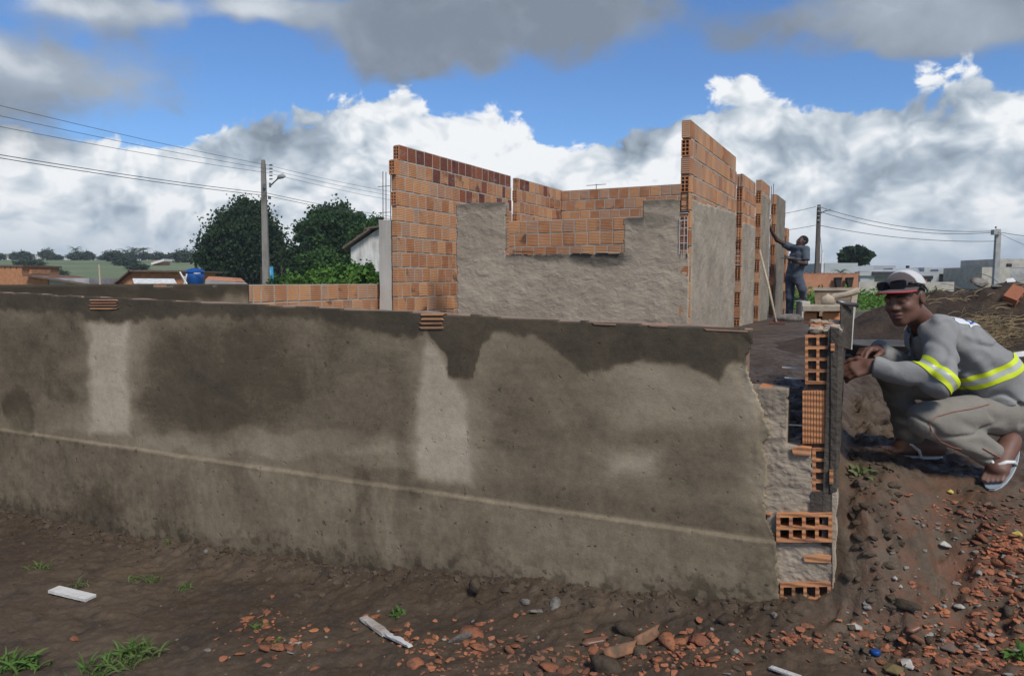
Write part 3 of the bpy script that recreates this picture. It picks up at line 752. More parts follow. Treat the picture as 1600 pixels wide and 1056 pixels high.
# front wall of the house: blocks hidden by a rough spatter coat
fu0, _ = on_front(714, 400); uj0, _ = on_front(790, 400); uj1, _ = on_front(975, 400); ust, _ = on_front(1005, 330); ucg, _ = on_front(1063, 350)
_, zA = on_front(750, 317); _, zS = on_front(880, 397); _, zR1 = on_front(990, 340); _, zR2 = on_front(1035, 312); _, zCG = on_front(1068, 396)
up_ = UP
def house_front():
    core = MB(); Mx = Matrix((HU, HV, UP)).transposed()
    def bx(a, b, z0, z1): core.box(PH((a+b)/2, .06)+UP*((z0+z1)/2), (b-a, .09, z1-z0), Mx)
    bx(fu0+.01, uj0-.005, .3, zA-.01); bx(uj0-.005, uj1+.005, .3, zS-.01); bx(uj1+.005, ust, .3, zR1-.01); bx(ust, ucg-.01, .3, zR2-.01); bx(ucg-.01, -.02, .3, zCG-.01)
    w = core.build('wall', M['mortar'], HOUSE)
    def mask(u, z):
        n1 = .012*fbm(u*16, z*16, oct=3, seed=301); uu = u+n1; zz = z+n1
        t = np.where(uu < uj0, zA, np.where(uu < uj1, zS, np.where(uu < ust, zR1, np.where(uu < ucg, zR2, zCG))))
        return (uu > fu0) & (zz < t) & (u < .0) & (z > .25)
    def disp(u, z):
        return .007*fbm(u*6, z*9, oct=3, seed=310)+.010*np.maximum(0, fbm(u*11+2*fbm(u*4, z*4, seed=5), z*17, oct=4, seed=311, gain=.6))
    def wet(u, z, P):
        t = np.where(u < uj0, zA, np.where(u < uj1, zS, np.where(u < ust, zR1, zR2)))
        d = t-z+.05*fbm(u*9, z*3, oct=3, seed=320)
        a = .75*sstep(.12, .0, d)
        x, y = projv(P)
        a = a+.8*sstep(1.2, .3, ((x-940)/55)**2+((y-403)/17)**2)+.5*sstep(1.2, .4, ((x-1015)/40)**2+((y-345)/14)**2)+.35*sstep(1.2, .4, ((x-855)/30)**2+((y-402)/8)**2)
        return np.clip(a, 0, 1)
    panel('rough_coat', H0, HU, UP, -HV, np.arange(fu0-.05, .02, .014), np.arange(.2, zA+.3, .014), mask, disp, .03, M['rough'], w, {'wet': wet})
    # block ends bared at the window jamb
    for k, z in enumerate((zS+.005, zS+.21, zS+.42, zS+.6)):
        if z+.19 < zA:
            P = PH(uj0+.0, .015); mb = hole_brick(P+UP*z, HV*.09, UP*.185, HU*-.1, 2, 4, .3, .8); raw(mb, 'brick', M['brick_hole'], w)
    # splinters of board left on the sill
    for (x0, x1, y, mt) in ((800, 832, 393.5, 'mortar_dark'), (893, 925, 395, 'wood'), (932, 968, 394.5, 'wood_pale')):
        a, za = on_front(x0, y, -.03); b_, zb = on_front(x1, y+1, -.03)
        m = MB(); m.prism([PH(a, -.03, za), PH(b_, -.03, zb-.005), PH(b_-.02, .07, zb), PH(a+.03, .08, za)], UP*.012); m.build('sill_board', M[mt], w)
    # open corner column: blocks, rebar, ties
    z = zCG; k = 0
    while z < zR2+.25:
        P = PH(ucg-.005, .03)+UP*z
        if k % 2: raw(hole_brick(P, HU*.09, UP*.185, HV*.1, 2, 4, .3, .8), 'brick', M['brick_hole'], w)
        else: MB().box(P+HU*.045+UP*.092+HV*.05, (.09, .1, .18), Mx, .003).build('brick', M['brick'], w)
        z += PIT; k += 1
    for (du, dv) in ((-.155, -.005), (-.075, -.012)):
        MB().tube([PH(du+.06, dv, zCG-.05), PH(du+.06, dv, zR2+.35)], .005, 5).build('rebar', M['rebar'], w)
    for k in range(9):
        zz = zCG+.03+k*.085
        MB().tube([PH(-.10, -.006, zz), PH(-.01, -.016, zz)], .004, 5).build('tie', M['wire'] if k < 6 else M['rebar'], w)
    for du in (-.10, -.05, -.012):
        MB().tube([PH(du, -.018, zCG-.01), PH(du, -.018, zCG+.42)], .0035, 5).build('tie', M['wire'], w)
house_front()
# right side of the house: four piers one behind the other
def pier(v0, v1, ztop, nb, plast_z, seed, near_cut=.0, jag=True, wetk=.0, first=False, holes=(1, 3)):
    n = int((ztop-.4)/PIT)+1; crs = []
    for i in range(n):
        z0 = ztop-(i+1)*PIT
        a = v0+(.0 if not jag else (.05 if i % 2 else 0)); b = v1+(.06 if i % 2 and jag else 0)
        crs.append((z0, a, b, kmix(.0)))
    w = wall('wall', PH(-.05, 0), HV, HU, crs, thick=.10)
    def mask(u, z):
        q = .03*fbm(u*7, z*7, oct=3, seed=seed)
        lim = plast_z(u)
        return (u > v0+near_cut+.01) & (u < v1) & (z+q < lim) & (z > .3)
    def disp(u, z): return .008*fbm(u*8, z*9, oct=3, seed=seed+1)+.010*np.maximum(0, fbm(u*16, z*18, oct=4, seed=seed+2, gain=.6))
    def wet(u, z, P): return np.clip(wetk+.25*fbm(u*4, z*4, oct=3, seed=seed+4), 0, 1)
    panel('rough_coat', PH(0.016, 0), HV, UP, HU, np.arange(v0, v1+.02, .02), np.arange(.3, ztop, .02), mask, disp, .03, M['rough_grey'], w, {'wet': wet})
    if not first:
        for i in range(n):                      # alternate block ends on the jamb that faces the street
            P = PH(-.098, v0-.012)
            if i % 2 == holes[0] % 2: end_holes(P, HV, HU*.094, w, ztop-(i+1)*PIT+.006)
            elif i < n-3: MB().box(P+HU*.047+HV*.05+UP*(ztop-(i+.5)*PIT), (.094, .1, .185), Matrix((HU, HV, UP)).transposed(), .003).build('brick', M['brick'], w)
    return w
va1, _ = on_side(1147, 400)
w0 = pier(.0, va1, 3.02, 0, lambda u: 2.12+.03*u+.0*u, 400, .10, True, .05, True)
for i in (1, 3): end_holes(PH(-.1, -.015), HV, HU*.094, w0, 3.02-(i+1)*PIT+.006)
for i in (0, 2): MB().box(PH(-.053, .03, 3.02-(i+.5)*PIT), (.094, .1, .185), Matrix((HU, HV, UP)).transposed(), .003).build('brick', M['brick'], w0)
def vat(x): return on_side(x, 400)[0]
wB = pier(vat(1158.5), vat(1178), 2.86, 0, lambda u: 2.12+.0*u, 420, 0, True, .1)
wC = pier(vat(1187.5), vat(1200), 3.0, 0, lambda u: 2.75+.0*u, 440, 0, True, .35)
wD = pier(vat(1211), vat(1224), 2.95, 0, lambda u: 2.95+.0*u, 460, 0, True, .6)
wE = pier(vat(1228)+.1, vat(1232), 2.4, 0, lambda u: 1.2+.0*u, 480, 0, True, .3)
for (vv, zz, n_) in ((vat(1158.5)-.12, 2.75, 3), (vat(1211)-.1, 3.1, 2), (vat(1226), 2.35, 2)):
    for k in range(n_): MB().tube([PH(-.09+.04*k, vv, 1.2), PH(-.09+.04*k, vv, zz+.05*k)], .006, 5).build('rebar', M['rebar'], wB)
for k in range(7): MB().tube([PH(-.12, vat(1158.5)-.13, 1.45+k*.07), PH(.0, vat(1158.5)-.13, 1.45+k*.07)], .004, 5).build('tie', M['wire'] if k < 4 else M['rebar'], wB)
# poured concrete column at the near end of the long wall, rebar standing out of it
CW = at(607, 440, 10.15); CW.z = 0
col = empty('concrete_column', (CW.x, CW.y, GH), 'slim bare concrete column with rusty rebar standing out of its top', 'column')
_, zct = 0, at(607, 343, 10.15).z
def column():
    m = MB(); Mx = Matrix((HU, HV, UP)).transposed()
    n = 14; V = []; F = []
    for i in range(n+1):
        z = .3+(zct-.3)*i/n
        for (a, b_) in ((-1, -1), (1, -1), (1, 1), (-1, 1)):
            V.append(CW+HU*(a*.098+random.uniform(-.006, .006))+HV*(b_*.07)+UP*(z+(random.uniform(-.03, .01) if i == n else 0)))
    for i in range(n):
        for k in range(4): F.append((i*4+k, i*4+(k+1) % 4, (i+1)*4+(k+1) % 4, (i+1)*4+k))
    F.append((n*4, n*4+1, n*4+2, n*4+3)); m.add(V, F); m.build('shaft', M['concrete'], col)
    for (a, b_) in ((-.05, -.04), (.0, -.04), (.05, .0), (.07, -.03)):
        MB().tube([CW+HU*a+HV*b_+UP*(zct-.1), CW+HU*(a+.01)+HV*b_+UP*(zct+.63+random.uniform(-.05, .05))], .0055, 5).build('rebar', M['rebar'], col)
    for z in (zct+.09, zct+.44):
        MB().tube([CW+HU*-.12+HV*-.05+UP*z, CW+HU*.09+HV*-.05+UP*z], .004, 5).build('stirrup', M['rebar'], col)
column()
# low boundary wall on the left, part rendered
LB = at(596, 440, 10.4); LB.z = 0
LOWW = empty('low_brick_wall', (LB.x, LB.y, GH), 'low orange brick wall running along the left side of the plot, its near half coated dark grey', 'wall')
ztl = 1.168
sp_ = lambda px: next(s for s in np.arange(0, 6, .01) if proj(LB-FB*float(s))[0] < px)
s388 = sp_(388)
crs = [(ztl-(i+1)*PIT, .0, s388, 'brick') for i in range(4)]
lw = wall('wall', LB, -FB, Vector((FB.y, -FB.x, 0)), crs, own=LOWW)
def low_rest():
    L0, L1 = s388, 6.6; nn = Vector((FB.y, -FB.x, 0))
    m = MB(); Mx = Matrix((FB, nn, UP)).transposed()
    m.box(LB-FB*((L0+L1)/2)+UP*(ztl/2+.15), (L1-L0, .08, ztl-.33), Mx); w = m.build('wall', M['mortar'], LOWW)
    def mask(u, z): return (z < ztl+.012*fbm(u*3, z*0, oct=3, seed=500)) & (u > L0)
    def disp(u, z): return .008*fbm(u*5, z*8, oct=4, seed=501)
    def tone(u, z, P): return np.clip(-.02+.10*fbm(u*3, z*3, oct=3, seed=502)+.5*sstep(.10, -.05, z-ztl+.17+.1*fbm(u*5, z*2, oct=3, seed=503))*sstep(1.9, 1.2, u-L0), 0, 1)
    o = panel('render_coat', LB+nn*.05, -FB, UP, nn, np.arange(L0, L1, .025), np.arange(.3, 1.3, .025), mask, disp, .10, M['render'], w, {'tone': tone, 'low': lambda u, z, P: u*0})
low_rest()
# ---------------- place the bricks: the 290 largest of each owner as objects, the rest as one part
for own in (HOUSE, LOWW):
    lst = sorted([b for b in BRICKS if b[4] == own], key=lambda b: -b[0])
    big = [b for b in lst if b[0] > 0][:235 if own == HOUSE else 60]
    for (sz, mat, me, w, o_) in big:
        o = bpy.data.objects.new('brick', me); C.objects.link(o); o.parent = w; o.matrix_local = mat
    rest = lst[len(big):]
    for key in ('brick', 'brick_dark'):
        V = []; F = []; n = 0
        for (sz, mat, me, w, o_) in rest:
            if me not in BM[key]: continue
            co = np.array([v.co[:] for v in me.vertices]); fc = [tuple(p.vertices) for p in me.polygons]
            Mm = np.array(mat); V.append(co @ Mm[:3, :3].T+Mm[:3, 3]); F += [tuple(i+n for i in f) for f in fc]; n += len(co)
        if V:
            tag(obj('brick_courses', meshdata('brick_courses', np.concatenate(V), F, M[key]), own), kind='stuff')
# television aerial on the back wall
ant = empty('aerial', WB0+HU*1.1+UP*ZT, 'small thin metal aerial on top of the back brick wall', 'aerial')
pa = WB0+HU*.78
MB().tube([pa+UP*(ZT-.05), pa+UP*(ZT+.08)], .008, 5).build('mast', M['steel'], ant)
MB().tube([pa-HU*.2+UP*(ZT+.06), pa+HU*.2+UP*(ZT+.065)], .006, 5).build('boom', M['steel'], ant)
# ------------------------------------------------------------------ vegetation
def mat_leaf(name, c1, c2, c3):
    m, nt, b = newmat(name); n = NT(nt)
    r = n.N('ShaderNodeNewGeometry').outputs['Random Per Island']
    col = n.mix(r, c1, c2); col = n.mix(n.rng(n.noise(.8, 3, .5), .5, .7), col, c3)
    nt.links.new(col, b.inputs['Base Color']); b.inputs['Roughness'].default_value = .75; b.inputs['Specular IOR Level'].default_value = .12
    tr = n.N('ShaderNodeBsdfTranslucent'); nt.links.new(col, tr.inputs[0]); mx = n.N('ShaderNodeMixShader'); mx.inputs[0].default_value = .22
    out = [q for q in nt.nodes if q.type == 'OUTPUT_MATERIAL'][0]
    nt.links.new(b.outputs[0], mx.inputs[1]); nt.links.new(tr.outputs[0], mx.inputs[2]); nt.links.new(mx.outputs[0], out.inputs[0])
    return m
M['leaf_dark'] = mat_leaf('leaf_dark', (0.022, 0.046, 0.021), (0.033, 0.062, 0.025), (0.016, 0.036, 0.018))
M['leaf_dark2'] = mat_leaf('leaf_dark_green', (0.024, 0.058, 0.020), (0.042, 0.085, 0.026), (0.016, 0.042, 0.017))
M['leaf_mid'] = mat_leaf('leaf_mid', (0.034, 0.085, 0.024), (0.065, 0.120, 0.032), (0.022, 0.060, 0.020))
M['leaf_weed'] = mat_leaf('leaf_weed', (0.075, 0.165, 0.030), (0.125, 0.225, 0.045), (0.050, 0.120, 0.025))
M['leaf_hill'] = mat_leaf('leaf_hill', (0.060, 0.092, 0.058), (0.080, 0.112, 0.066), (0.050, 0.078, 0.050))  # distance haze painted into the leaf colour as paler, greyer greens
M['bark'] = plain('bark', (0.085, 0.066, 0.050), (0.05, 0.04, 0.03), 6, .9, .6, 20, .02)
M['dry'] = plain('dry_stalk', (0.34, 0.26, 0.145), (0.22, 0.16, 0.09), 10, .9, 0)
def leaves(P, size, seed, droop=0.0, aspect=.42):
    """one folded diamond leaf at each point"""
    g = np.random.default_rng(seed); n = len(P)
    a = g.normal(size=(n, 3)); a[:, 2] = a[:, 2]*.6-droop; a /= np.linalg.norm(a, axis=1)[:, None]
    b = g.normal(size=(n, 3)); b -= (b*a).sum(1)[:, None]*a; b /= np.linalg.norm(b, axis=1)[:, None]
    L = (size*g.uniform(.6, 1.35, n))[:, None]
    V = np.stack([P, P+a*L*.5+b*L*aspect, P+a*L, P+a*L*.5-b*L*aspect], 1).reshape(-1, 3)
    F = np.arange(4*n).reshape(-1, 4)
    return V, F
def clump_points(center, rad, nclump, per, seed, rcl=.26, shell=(.55, 1.08), flat=-.93, profile=None):
    g = np.random.default_rng(seed); d = g.normal(size=(nclump*2, 3)); d /= np.linalg.norm(d, axis=1)[:, None]
    d = d[d[:, 2] > flat][:nclump]; r = g.uniform(*shell, len(d))[:, None]
    c = d*r*np.array(rad)
    if profile is not None: c = profile(c, g)
    cl = g.uniform(.35, 1.45, len(c))*rcl*np.mean(rad)
    pts = c[:, None, :]+g.normal(size=(len(c), per, 3))*.5*cl[:, None, None]
    return pts.reshape(-1, 3)+np.array(center)
def tree(name, loc, h, rad, mat, seed, label, nclump=90, per=70, leaf=.3, trunk=.25, droop=.5, group=None, cz=None, rcl=.26, profile=None, core=True):
    loc = Vector(loc); t = empty(name, loc, label, 'tree', group)
    cz = cz if cz is not None else h-rad[2]
    P = clump_points((loc.x, loc.y, loc.z+cz), rad, nclump, per, seed, rcl, profile=profile)
    if core: P = np.concatenate([P, clump_points((loc.x, loc.y, loc.z+cz), rad, nclump, int(per*.5), seed+1, rcl*1.3, (.2, .75), profile=profile)])
    V, F = leaves(P, leaf, seed+2, droop)
    obj('crown', npmesh('crown', V, F, M[mat]), t)
    m = MB(); g = random.Random(seed); top = loc+Vector((0, 0, cz))
    m.tube([loc-Vector((0, 0, .2)), loc+Vector((g.uniform(-.1, .1), 0, cz*.4)), top], [trunk*1.25, trunk, trunk*.6], 8)
    for k in range(6):
        a = k*1.05+g.random()*.5; s = loc+Vector((0, 0, cz*g.uniform(.35, .8)))
        e = top+Vector((math.cos(a)*rad[0]*.65, math.sin(a)*rad[1]*.65, g.uniform(-.2, .5)*rad[2]))
        m.tube([s, (s+e)/2+Vector((0, 0, .1*rad[2])), e], [trunk*.5, trunk*.32, trunk*.12], 6)
    m.build('trunk', M['bark'], t, True)
    return t
def G(x, y): return float(ground_h(x, y, False))
def gp(px, Y):
    p = at(px, 440, Y); return Vector((p.x, p.y, G(p.x, p.y)))
def zat(py, Y): return at(800, py, Y).z
# two large mango trees
p = gp(372, 72); H = zat(323, 72)-p.z
def prof1(c, g):
    k = np.clip((c[:, 2]+4.2)/8.2, 0, 1); c[:, 0] = c[:, 0]/4.7*(5.1-2.8*k**1.6)+1.4*k; return c
tree('mango_tree', p, H, (4.0, 4.0, 4.0), 'leaf_dark', 11, 'big dark drooping tree behind the street lamp pole', 270, 230, .27, .35, 1.3, cz=H-3.85, rcl=.2, profile=prof1)
p = gp(528, 66); H = zat(321, 66)-p.z
tree('mango_tree', p, H, (3.15, 3.3, 3.1), 'leaf_dark2', 21, 'big round dark tree standing beside the white gabled house', 190, 230, .26, .35, .9, cz=H-3.2, rcl=.2)
p = gp(582, 60); H = zat(342, 60)-p.z
tree('leafy_tree', p, H, (1.6, 1.8, 2.3), 'leaf_mid', 24, 'lighter green tree tucked behind the white house roof', 90, 120, .26, .2, .6, rcl=.26)
p = gp(467, 60); H = zat(377, 60)-p.z
tree('small_tree', p, H, (1.0, 1.1, 1.6), 'leaf_dark', 31, 'small thin tree between the two big dark trees', 50, 70, .24, .08, .5, rcl=.28, core=False)
p = gp(500, 52); H = zat(392, 52)-p.z
tree('small_tree', p, H, (1.5, 1.2, 1.2), 'leaf_mid', 33, 'low leafy tree in front of the round dark tree', 70, 80, .24, .1, .5, rcl=.28)
def bush(px, Y, w, top, mat, seed, label, n=50, per=75, leaf=.12, group=None, name='bush'):
    p = gp(px, Y); h = zat(top, Y)-p.z
    t = empty(name, p, label, 'bush', group)
    P = clump_points((p.x, p.y, p.z+h*.42), (w, w*.8, h*.58), n, per, seed, .3, flat=-.9)
    V, F = leaves(P, leaf, seed, 0); obj('foliage', npmesh('foliage', V, F, M[mat]), t)
    m = MB()
    for k in range(5): m.tube([p, p+Vector((random.uniform(-.4, .4)*w, random.uniform(-.4, .4)*w, h*.6))], [.02, .01], 5)
    m.build('stem', M['bark'], t)
    return t
bush(498, 24, .9, 424, 'leaf_weed', 51, 'bright green bush nearest the blue plastic tub behind the brick wall')
bush(540, 23, .8, 419, 'leaf_weed', 52, 'bright green bush in the middle below the white house')
bush(582, 22, .8, 417, 'leaf_weed', 53, 'bright green bush touching the concrete column')
bush(455, 30, .8, 432, 'leaf_mid', 54, 'low dark green bush at the foot of the street lamp pole')
# the far hill: trees, palms, little houses
ORD = 'first second third fourth fifth sixth seventh eighth ninth tenth eleventh twelfth thirteenth fourteenth fifteenth sixteenth seventeenth eighteenth nineteenth twentieth twenty-first twenty-second twenty-third twenty-fourth'.split()
random.seed(5)
def hill_protos():
    L = []
    for i in range(4):
        g = np.random.default_rng(70+i); P = clump_points((0, 0, 2.4), (3.3+.4*i, 3.0, 2.6), 90, 34, 80+i, .26, flat=-.95)
        V, F = leaves(P, .6, 90+i, .3); L.append(npmesh('crown', V, F, M['leaf_hill']))
    m = MB(); m.tube([(0, 0, -.5), (0, 0, 3)], [.3, .2], 6); me = meshdata('trunk', m.V, m.F, M['bark'])
    return L, me
HC, HTm = hill_protos()
def hill_tree(px, Y, top, wpx, i, label, group='trees along the far hill'):
    p = gp(px, Y); h = zat(top, Y)-p.z; w = wpx/FPX*Y/2
    t = empty('far_tree', p, label, 'tree', group); t.scale = (1, 1, 1)
    for me, nm in ((HC[i % 4], 'crown'), (HTm, 'trunk')):
        o = bpy.data.objects.new(nm, me); C.objects.link(o); o.parent = t; o.scale = (w/3.6, w/3.6, h/5.3)
LBL = {'row': 'small far tree in the line along the hill crest', 'blue': 'wide dark round tree on the field at the right end of the hill'}
for k, (px, top, w, Y) in enumerate([(2, 393, 20, 240), (24, 391, 14, 250), (40, 390, 26, 245), (75, 389, 24, 240), (92, 394, 20, 235), (165, 394, 26, 250), (186, 392, 30, 240), (205, 391, 26, 235), (228, 393, 26, 235), (246, 393, 24, 240), (262, 395, 20, 240)]):
    hill_tree(px, Y, top+random.uniform(0, 4), w*random.uniform(.6, 1.0), k, LBL['row']+', %s from the left' % ORD[k])
hill_tree(122, 225, 393, 26, 1, 'far tree with a spreading crown below the lone tall palm'); hill_tree(140, 235, 393, 18, 2, 'narrow far tree beside the spreading one on the crest')
hill_tree(287, 190, 390, 32, 3, LBL['blue'])
hill_tree(180, 205, 391, 34, 0, 'widest dark tree below the cluster of far palms'); hill_tree(200, 165, 404, 34, 2, 'tree lower on the field left of the brick house roof'); hill_tree(215, 140, 412, 30, 1, 'pale bushy tree right behind the brick house gable')
hill_tree(48, 150, 404, 36, 3, 'round bush alone on the green field at left'); hill_tree(88, 105, 420, 36, 0, 'dark bush just above the low grey roof')
def far_palm(px, Y, top, label, cat='palm', sc=1.0, seed=0, wind=0.0, n=14, fl=2.0, group='palms on the far hill', leafmat='leaf_hill'):
    p = gp(px, Y); h = zat(top, Y)-p.z; t = empty('palm_tree', p, label, cat, group)
    m = MB(); hub = p+Vector((wind*.3, 0, h-fl*.35)); m.tube([p-UP*.3, p+Vector((wind*.1, 0, h*.5)), hub], [.16*sc, .12*sc, .1*sc], 6); m.build('trunk', M['bark'], t)
    g = random.Random(seed); V = []; F = []
    for k in range(n):
        a = 2*math.pi*k/n+g.uniform(-.2, .2); el = g.uniform(-.1, .9)
        d = Vector((math.cos(a)*math.cos(el)+wind, math.sin(a)*math.cos(el), math.sin(el))).normalized()
        pts = [hub]; cur = d.copy()
        for q in range(6):
            pts.append(pts[-1]+cur*fl/6); cur = (cur+Vector((wind*.12, 0, -.24))).normalized()
        for q in range(6):
            a0, a1 = pts[q], pts[q+1]; ax = (a1-a0).normalized(); side = ax.cross(UP).normalized()
            for s_ in (-1, 1):
                for r_ in range(3):
                    b0 = a0.lerp(a1, r_/3); ln = fl*.26*(1-.12*q)
                    tip = b0+(side*s_*.7+ax*.6-UP*.35).normalized()*ln; w_ = ax*fl*(.035 if n < 40 else .07)
                    i0 = len(V); V += [b0, b0+w_, tip]; F.append((i0, i0+1, i0+2))
    obj('crown', meshdata('crown', V, F, M[leafmat]), t)
far_palm(120, 240, 384, 'lone tall palm standing above the far hill crest', seed=1, fl=3.0)
for k, px in enumerate((198, 211, 219, 226)):
    far_palm(px, 235, 387-(k % 2)*2, 'far palm in the cluster on the hill crest, %s from the left' % ORD[k], seed=3+k, fl=3.0)
p = gp(1333, 78); H = zat(389, 78)-p.z
def prof2(c, g): c[:, 0] += .35*c[:, 2]+.25; return c
tree('wind_blown_tree', p, H, (1.15, 1.1, .75), 'leaf_dark', 61, 'small wind-blown treetop rising behind the modern grey houses', 60, 60, .62, .12, .25, cz=H-.75, rcl=.24, profile=prof2, core=True)
# ------------------------------------------------------------------ background buildings
M['white_wall'] = plain('old_limewash', (0.60, 0.59, 0.57), (0.36, 0.345, 0.33), 1.1, .9, .3, 30, .005, stretch=(3, 3, .8))
M['grey_house'] = plain('grey_paint', (0.37, 0.39, 0.40), (0.33, 0.35, 0.36), 1.5, .7, .1, 30)
M['grey_house2'] = plain('grey_paint_dark', (0.30, 0.315, 0.325), (0.27, 0.285, 0.295), 1.5, .7, .1, 30)
M['dark_glass'] = plain('dark_opening', (0.035, 0.038, 0.042), (0.03, 0.03, 0.035), 2, .3, 0)
M['block_wall'] = plain('block_wall', (0.42, 0.395, 0.345), (0.32, 0.30, 0.26), 2.5, .92, .5, 14, .01)
M['far_brick'] = plain('far_brick', (0.42, 0.20, 0.10), (0.30, 0.14, 0.075), 6, .9, .5, 18, .01)
M['roof_tile'] = plain('old_roof_tile', (0.15, 0.105, 0.085), (0.09, 0.066, 0.055), 8, .9, .6, 14, .02)
M['fibre'] = plain('fibre_cement', (0.36, 0.36, 0.36), (0.24, 0.24, 0.235), 2, .9, .3, 20, .01)
M['blue_plastic'] = plain('blue_plastic', (0.012, 0.075, 0.27), (0.010, 0.055, 0.20), 3, .35, 0)
M['cyan_plastic'] = plain('cyan_plastic', (0.05, 0.30, 0.50), (0.04, 0.24, 0.42), 3, .4, 0)
M['white_paint'] = plain('white_paint', (0.70, 0.70, 0.68), (0.50, 0.49, 0.47), 5, .7, .1, 40)
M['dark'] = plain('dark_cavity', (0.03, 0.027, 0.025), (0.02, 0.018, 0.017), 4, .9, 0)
M['orange_wall'] = plain('orange_wall', (0.42, 0.20, 0.12), (0.34, 0.155, 0.09), 3, .9, .3, 20, .006)
def slab(x0, x1, y0, y1, Y, depth, mat, name, parent, dY=0.0):
    """upright block whose front shows between two pixel columns and rows at distance Y"""
    a, b = at(x0, y1, Y), at(x1, y1, Y+dY); zt = at((x0+x1)/2, y0, Y).z; zb = at((x0+x1)/2, y1, Y).z
    a.z = b.z = zb
    m = MB(); m.prism([a, b, b+Vector((0, depth, 0)), a+Vector((0, depth, 0))], UP*(zt-zb)); return m.build(name, M[mat], parent)
# white gabled house on the left
Y = 44.0
wh = empty('gabled_house', gp(575, Y), 'old white house with a streaked gable wall and overhanging tiled roof', 'house')
def wpt(px, py, dy=0.0): return at(px, py, Y+dy)
g0 = G(wpt(575, 440).x, Y)
a, b_, c, d, e = wpt(548, 440), wpt(548, 387), wpt(566, 374), wpt(610, 345), wpt(640, 440)
a.z = g0; e.z = g0; f = wpt(640, 362)
MB().prism([a, b_, d, f, e], Vector((.6, 4.5, 0))).build('wall', M['white_wall'], wh)
def roofstrip(p0, p1, th, over, depth, name, par, mat='roof_tile'):
    m = MB(); m.prism([p0-UP*th, p1-UP*th, p1, p0], Vector((over, 0, 0))+Vector((0, depth, 0))); return m.build(name, M[mat], par)
r0, r1 = wpt(535, 386, -.6), wpt(577, 356, -.6); roofstrip(r0, r1, .12, 0, 5.4, 'roof', wh)
r0, r1 = wpt(569, 356, -.5), wpt(612, 349, -.5); roofstrip(r0, r1, .10, 0, 5.4, 'roof', wh)
for (x0, x1, y0, y1) in ((553, 563, 411, 420), (571, 582, 410, 420)):
    w = slab(x0, x1, y0, y1, Y-.03, .08, 'dark_glass', 'window', wh)
    slab((x0+x1)/2-.6, (x0+x1)/2+.6, y0, y1, Y-.08, .05, 'white_paint', 'frame', w)
# brick shacks on the left
Y = 36.0
b1 = empty('brick_shack', gp(15, Y), 'roofless orange brick house at the left edge of the picture', 'house')
slab(-60, 36, 417, 462, Y, 3.0, 'far_brick', 'wall', b1); slab(-60, 36, 414, 417, Y-.05, 3.1, 'roof_tile', 'wall_cap', b1); slab(36, 50, 421, 428, Y+.5, 1.5, 'far_brick', 'wall', b1)
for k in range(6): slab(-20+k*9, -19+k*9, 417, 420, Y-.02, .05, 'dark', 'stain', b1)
Y = 30.0
b2 = empty('low_shed', gp(90, Y), 'low grey walled shed with a thin sloping roof beside the roofless brick house', 'shed')
slab(36, 76, 432, 462, Y, 2.5, 'far_brick', 'wall', b2); slab(76, 140, 434.5, 462, Y+.05, 2.5, 'fibre', 'wall', b2)
p0, p1 = at(38, 429, Y-.3), at(150, 446, Y-.3); roofstrip(p0, p1, .06, 0, 3.2, 'roof', b2)
Y = 32.0
b3 = empty('brick_house', gp(240, Y), 'orange brick house with low tiled roof and white awning, left of the blue tank', 'house')
a, b_, c, d, e = at(176, 462, Y), at(176, 446, Y), at(202, 423, Y), at(290, 423, Y), at(290, 462, Y)
MB().prism([a, b_, c, d, e], Vector((0, 3.2, 0))).build('wall', M['far_brick'], b3)
roofstrip(at(174, 444.5, Y-.3), at(202, 421.5, Y-.3), .07, 0, 3.8, 'roof', b3); roofstrip(at(200, 421.8, Y-.3), at(293, 422.8, Y-.3), .07, 0, 3.8, 'roof', b3)
aw = MB(); aw.prism([at(207, 435, Y-.6), at(272, 435.5, Y-.6), at(276, 442, Y-1.1), at(209, 442, Y-1.1)], UP*-.04); aw.build('awning', M['white_paint'], b3)
slab(208, 274, 436, 444, Y-.02, .05, 'dark', 'doorway', b3)
# blue water tank
tk = empty('water_tank', at(304, 440, 30.5), 'round blue water tank with a domed lid behind the low wall', 'tank')
def lathe(cx, prof, n=20):
    m = MB(); V = []; F = []
    for (r, z) in prof:
        for k in range(n): V.append(Vector((cx.x+r*math.cos(2*math.pi*k/n), cx.y+r*math.sin(2*math.pi*k/n), z)))
    for i in range(len(prof)-1):
        for k in range(n): F.append((i*n+k, i*n+(k+1) % n, (i+1)*n+(k+1) % n, (i+1)*n+k))
    F.append(tuple(range((len(prof)-1)*n, len(prof)*n))); F.append(tuple(range(n))[::-1])
    return m.add(V, F)
cx = at(305, 430, 30.5); z1, z0, zr = at(305, 419, 30.5).z, at(305, 436.5, 30.5).z, at(305, 424, 30.5).z
lathe(cx, [(.30, z0-.5), (.32, z0-.02), (.33, z0), (.36, zr-.02)]).build('body', M['blue_plastic'], tk, True)
lathe(cx, [(.385, zr-.05), (.385, zr), (.30, zr+.07), (.12, z1), (.02, z1+.005)]).build('lid', M['blue_plastic'], tk)
slab(303, 313, 426.3, 427.6, 30.12, .02, 'white_paint', 'print', tk)
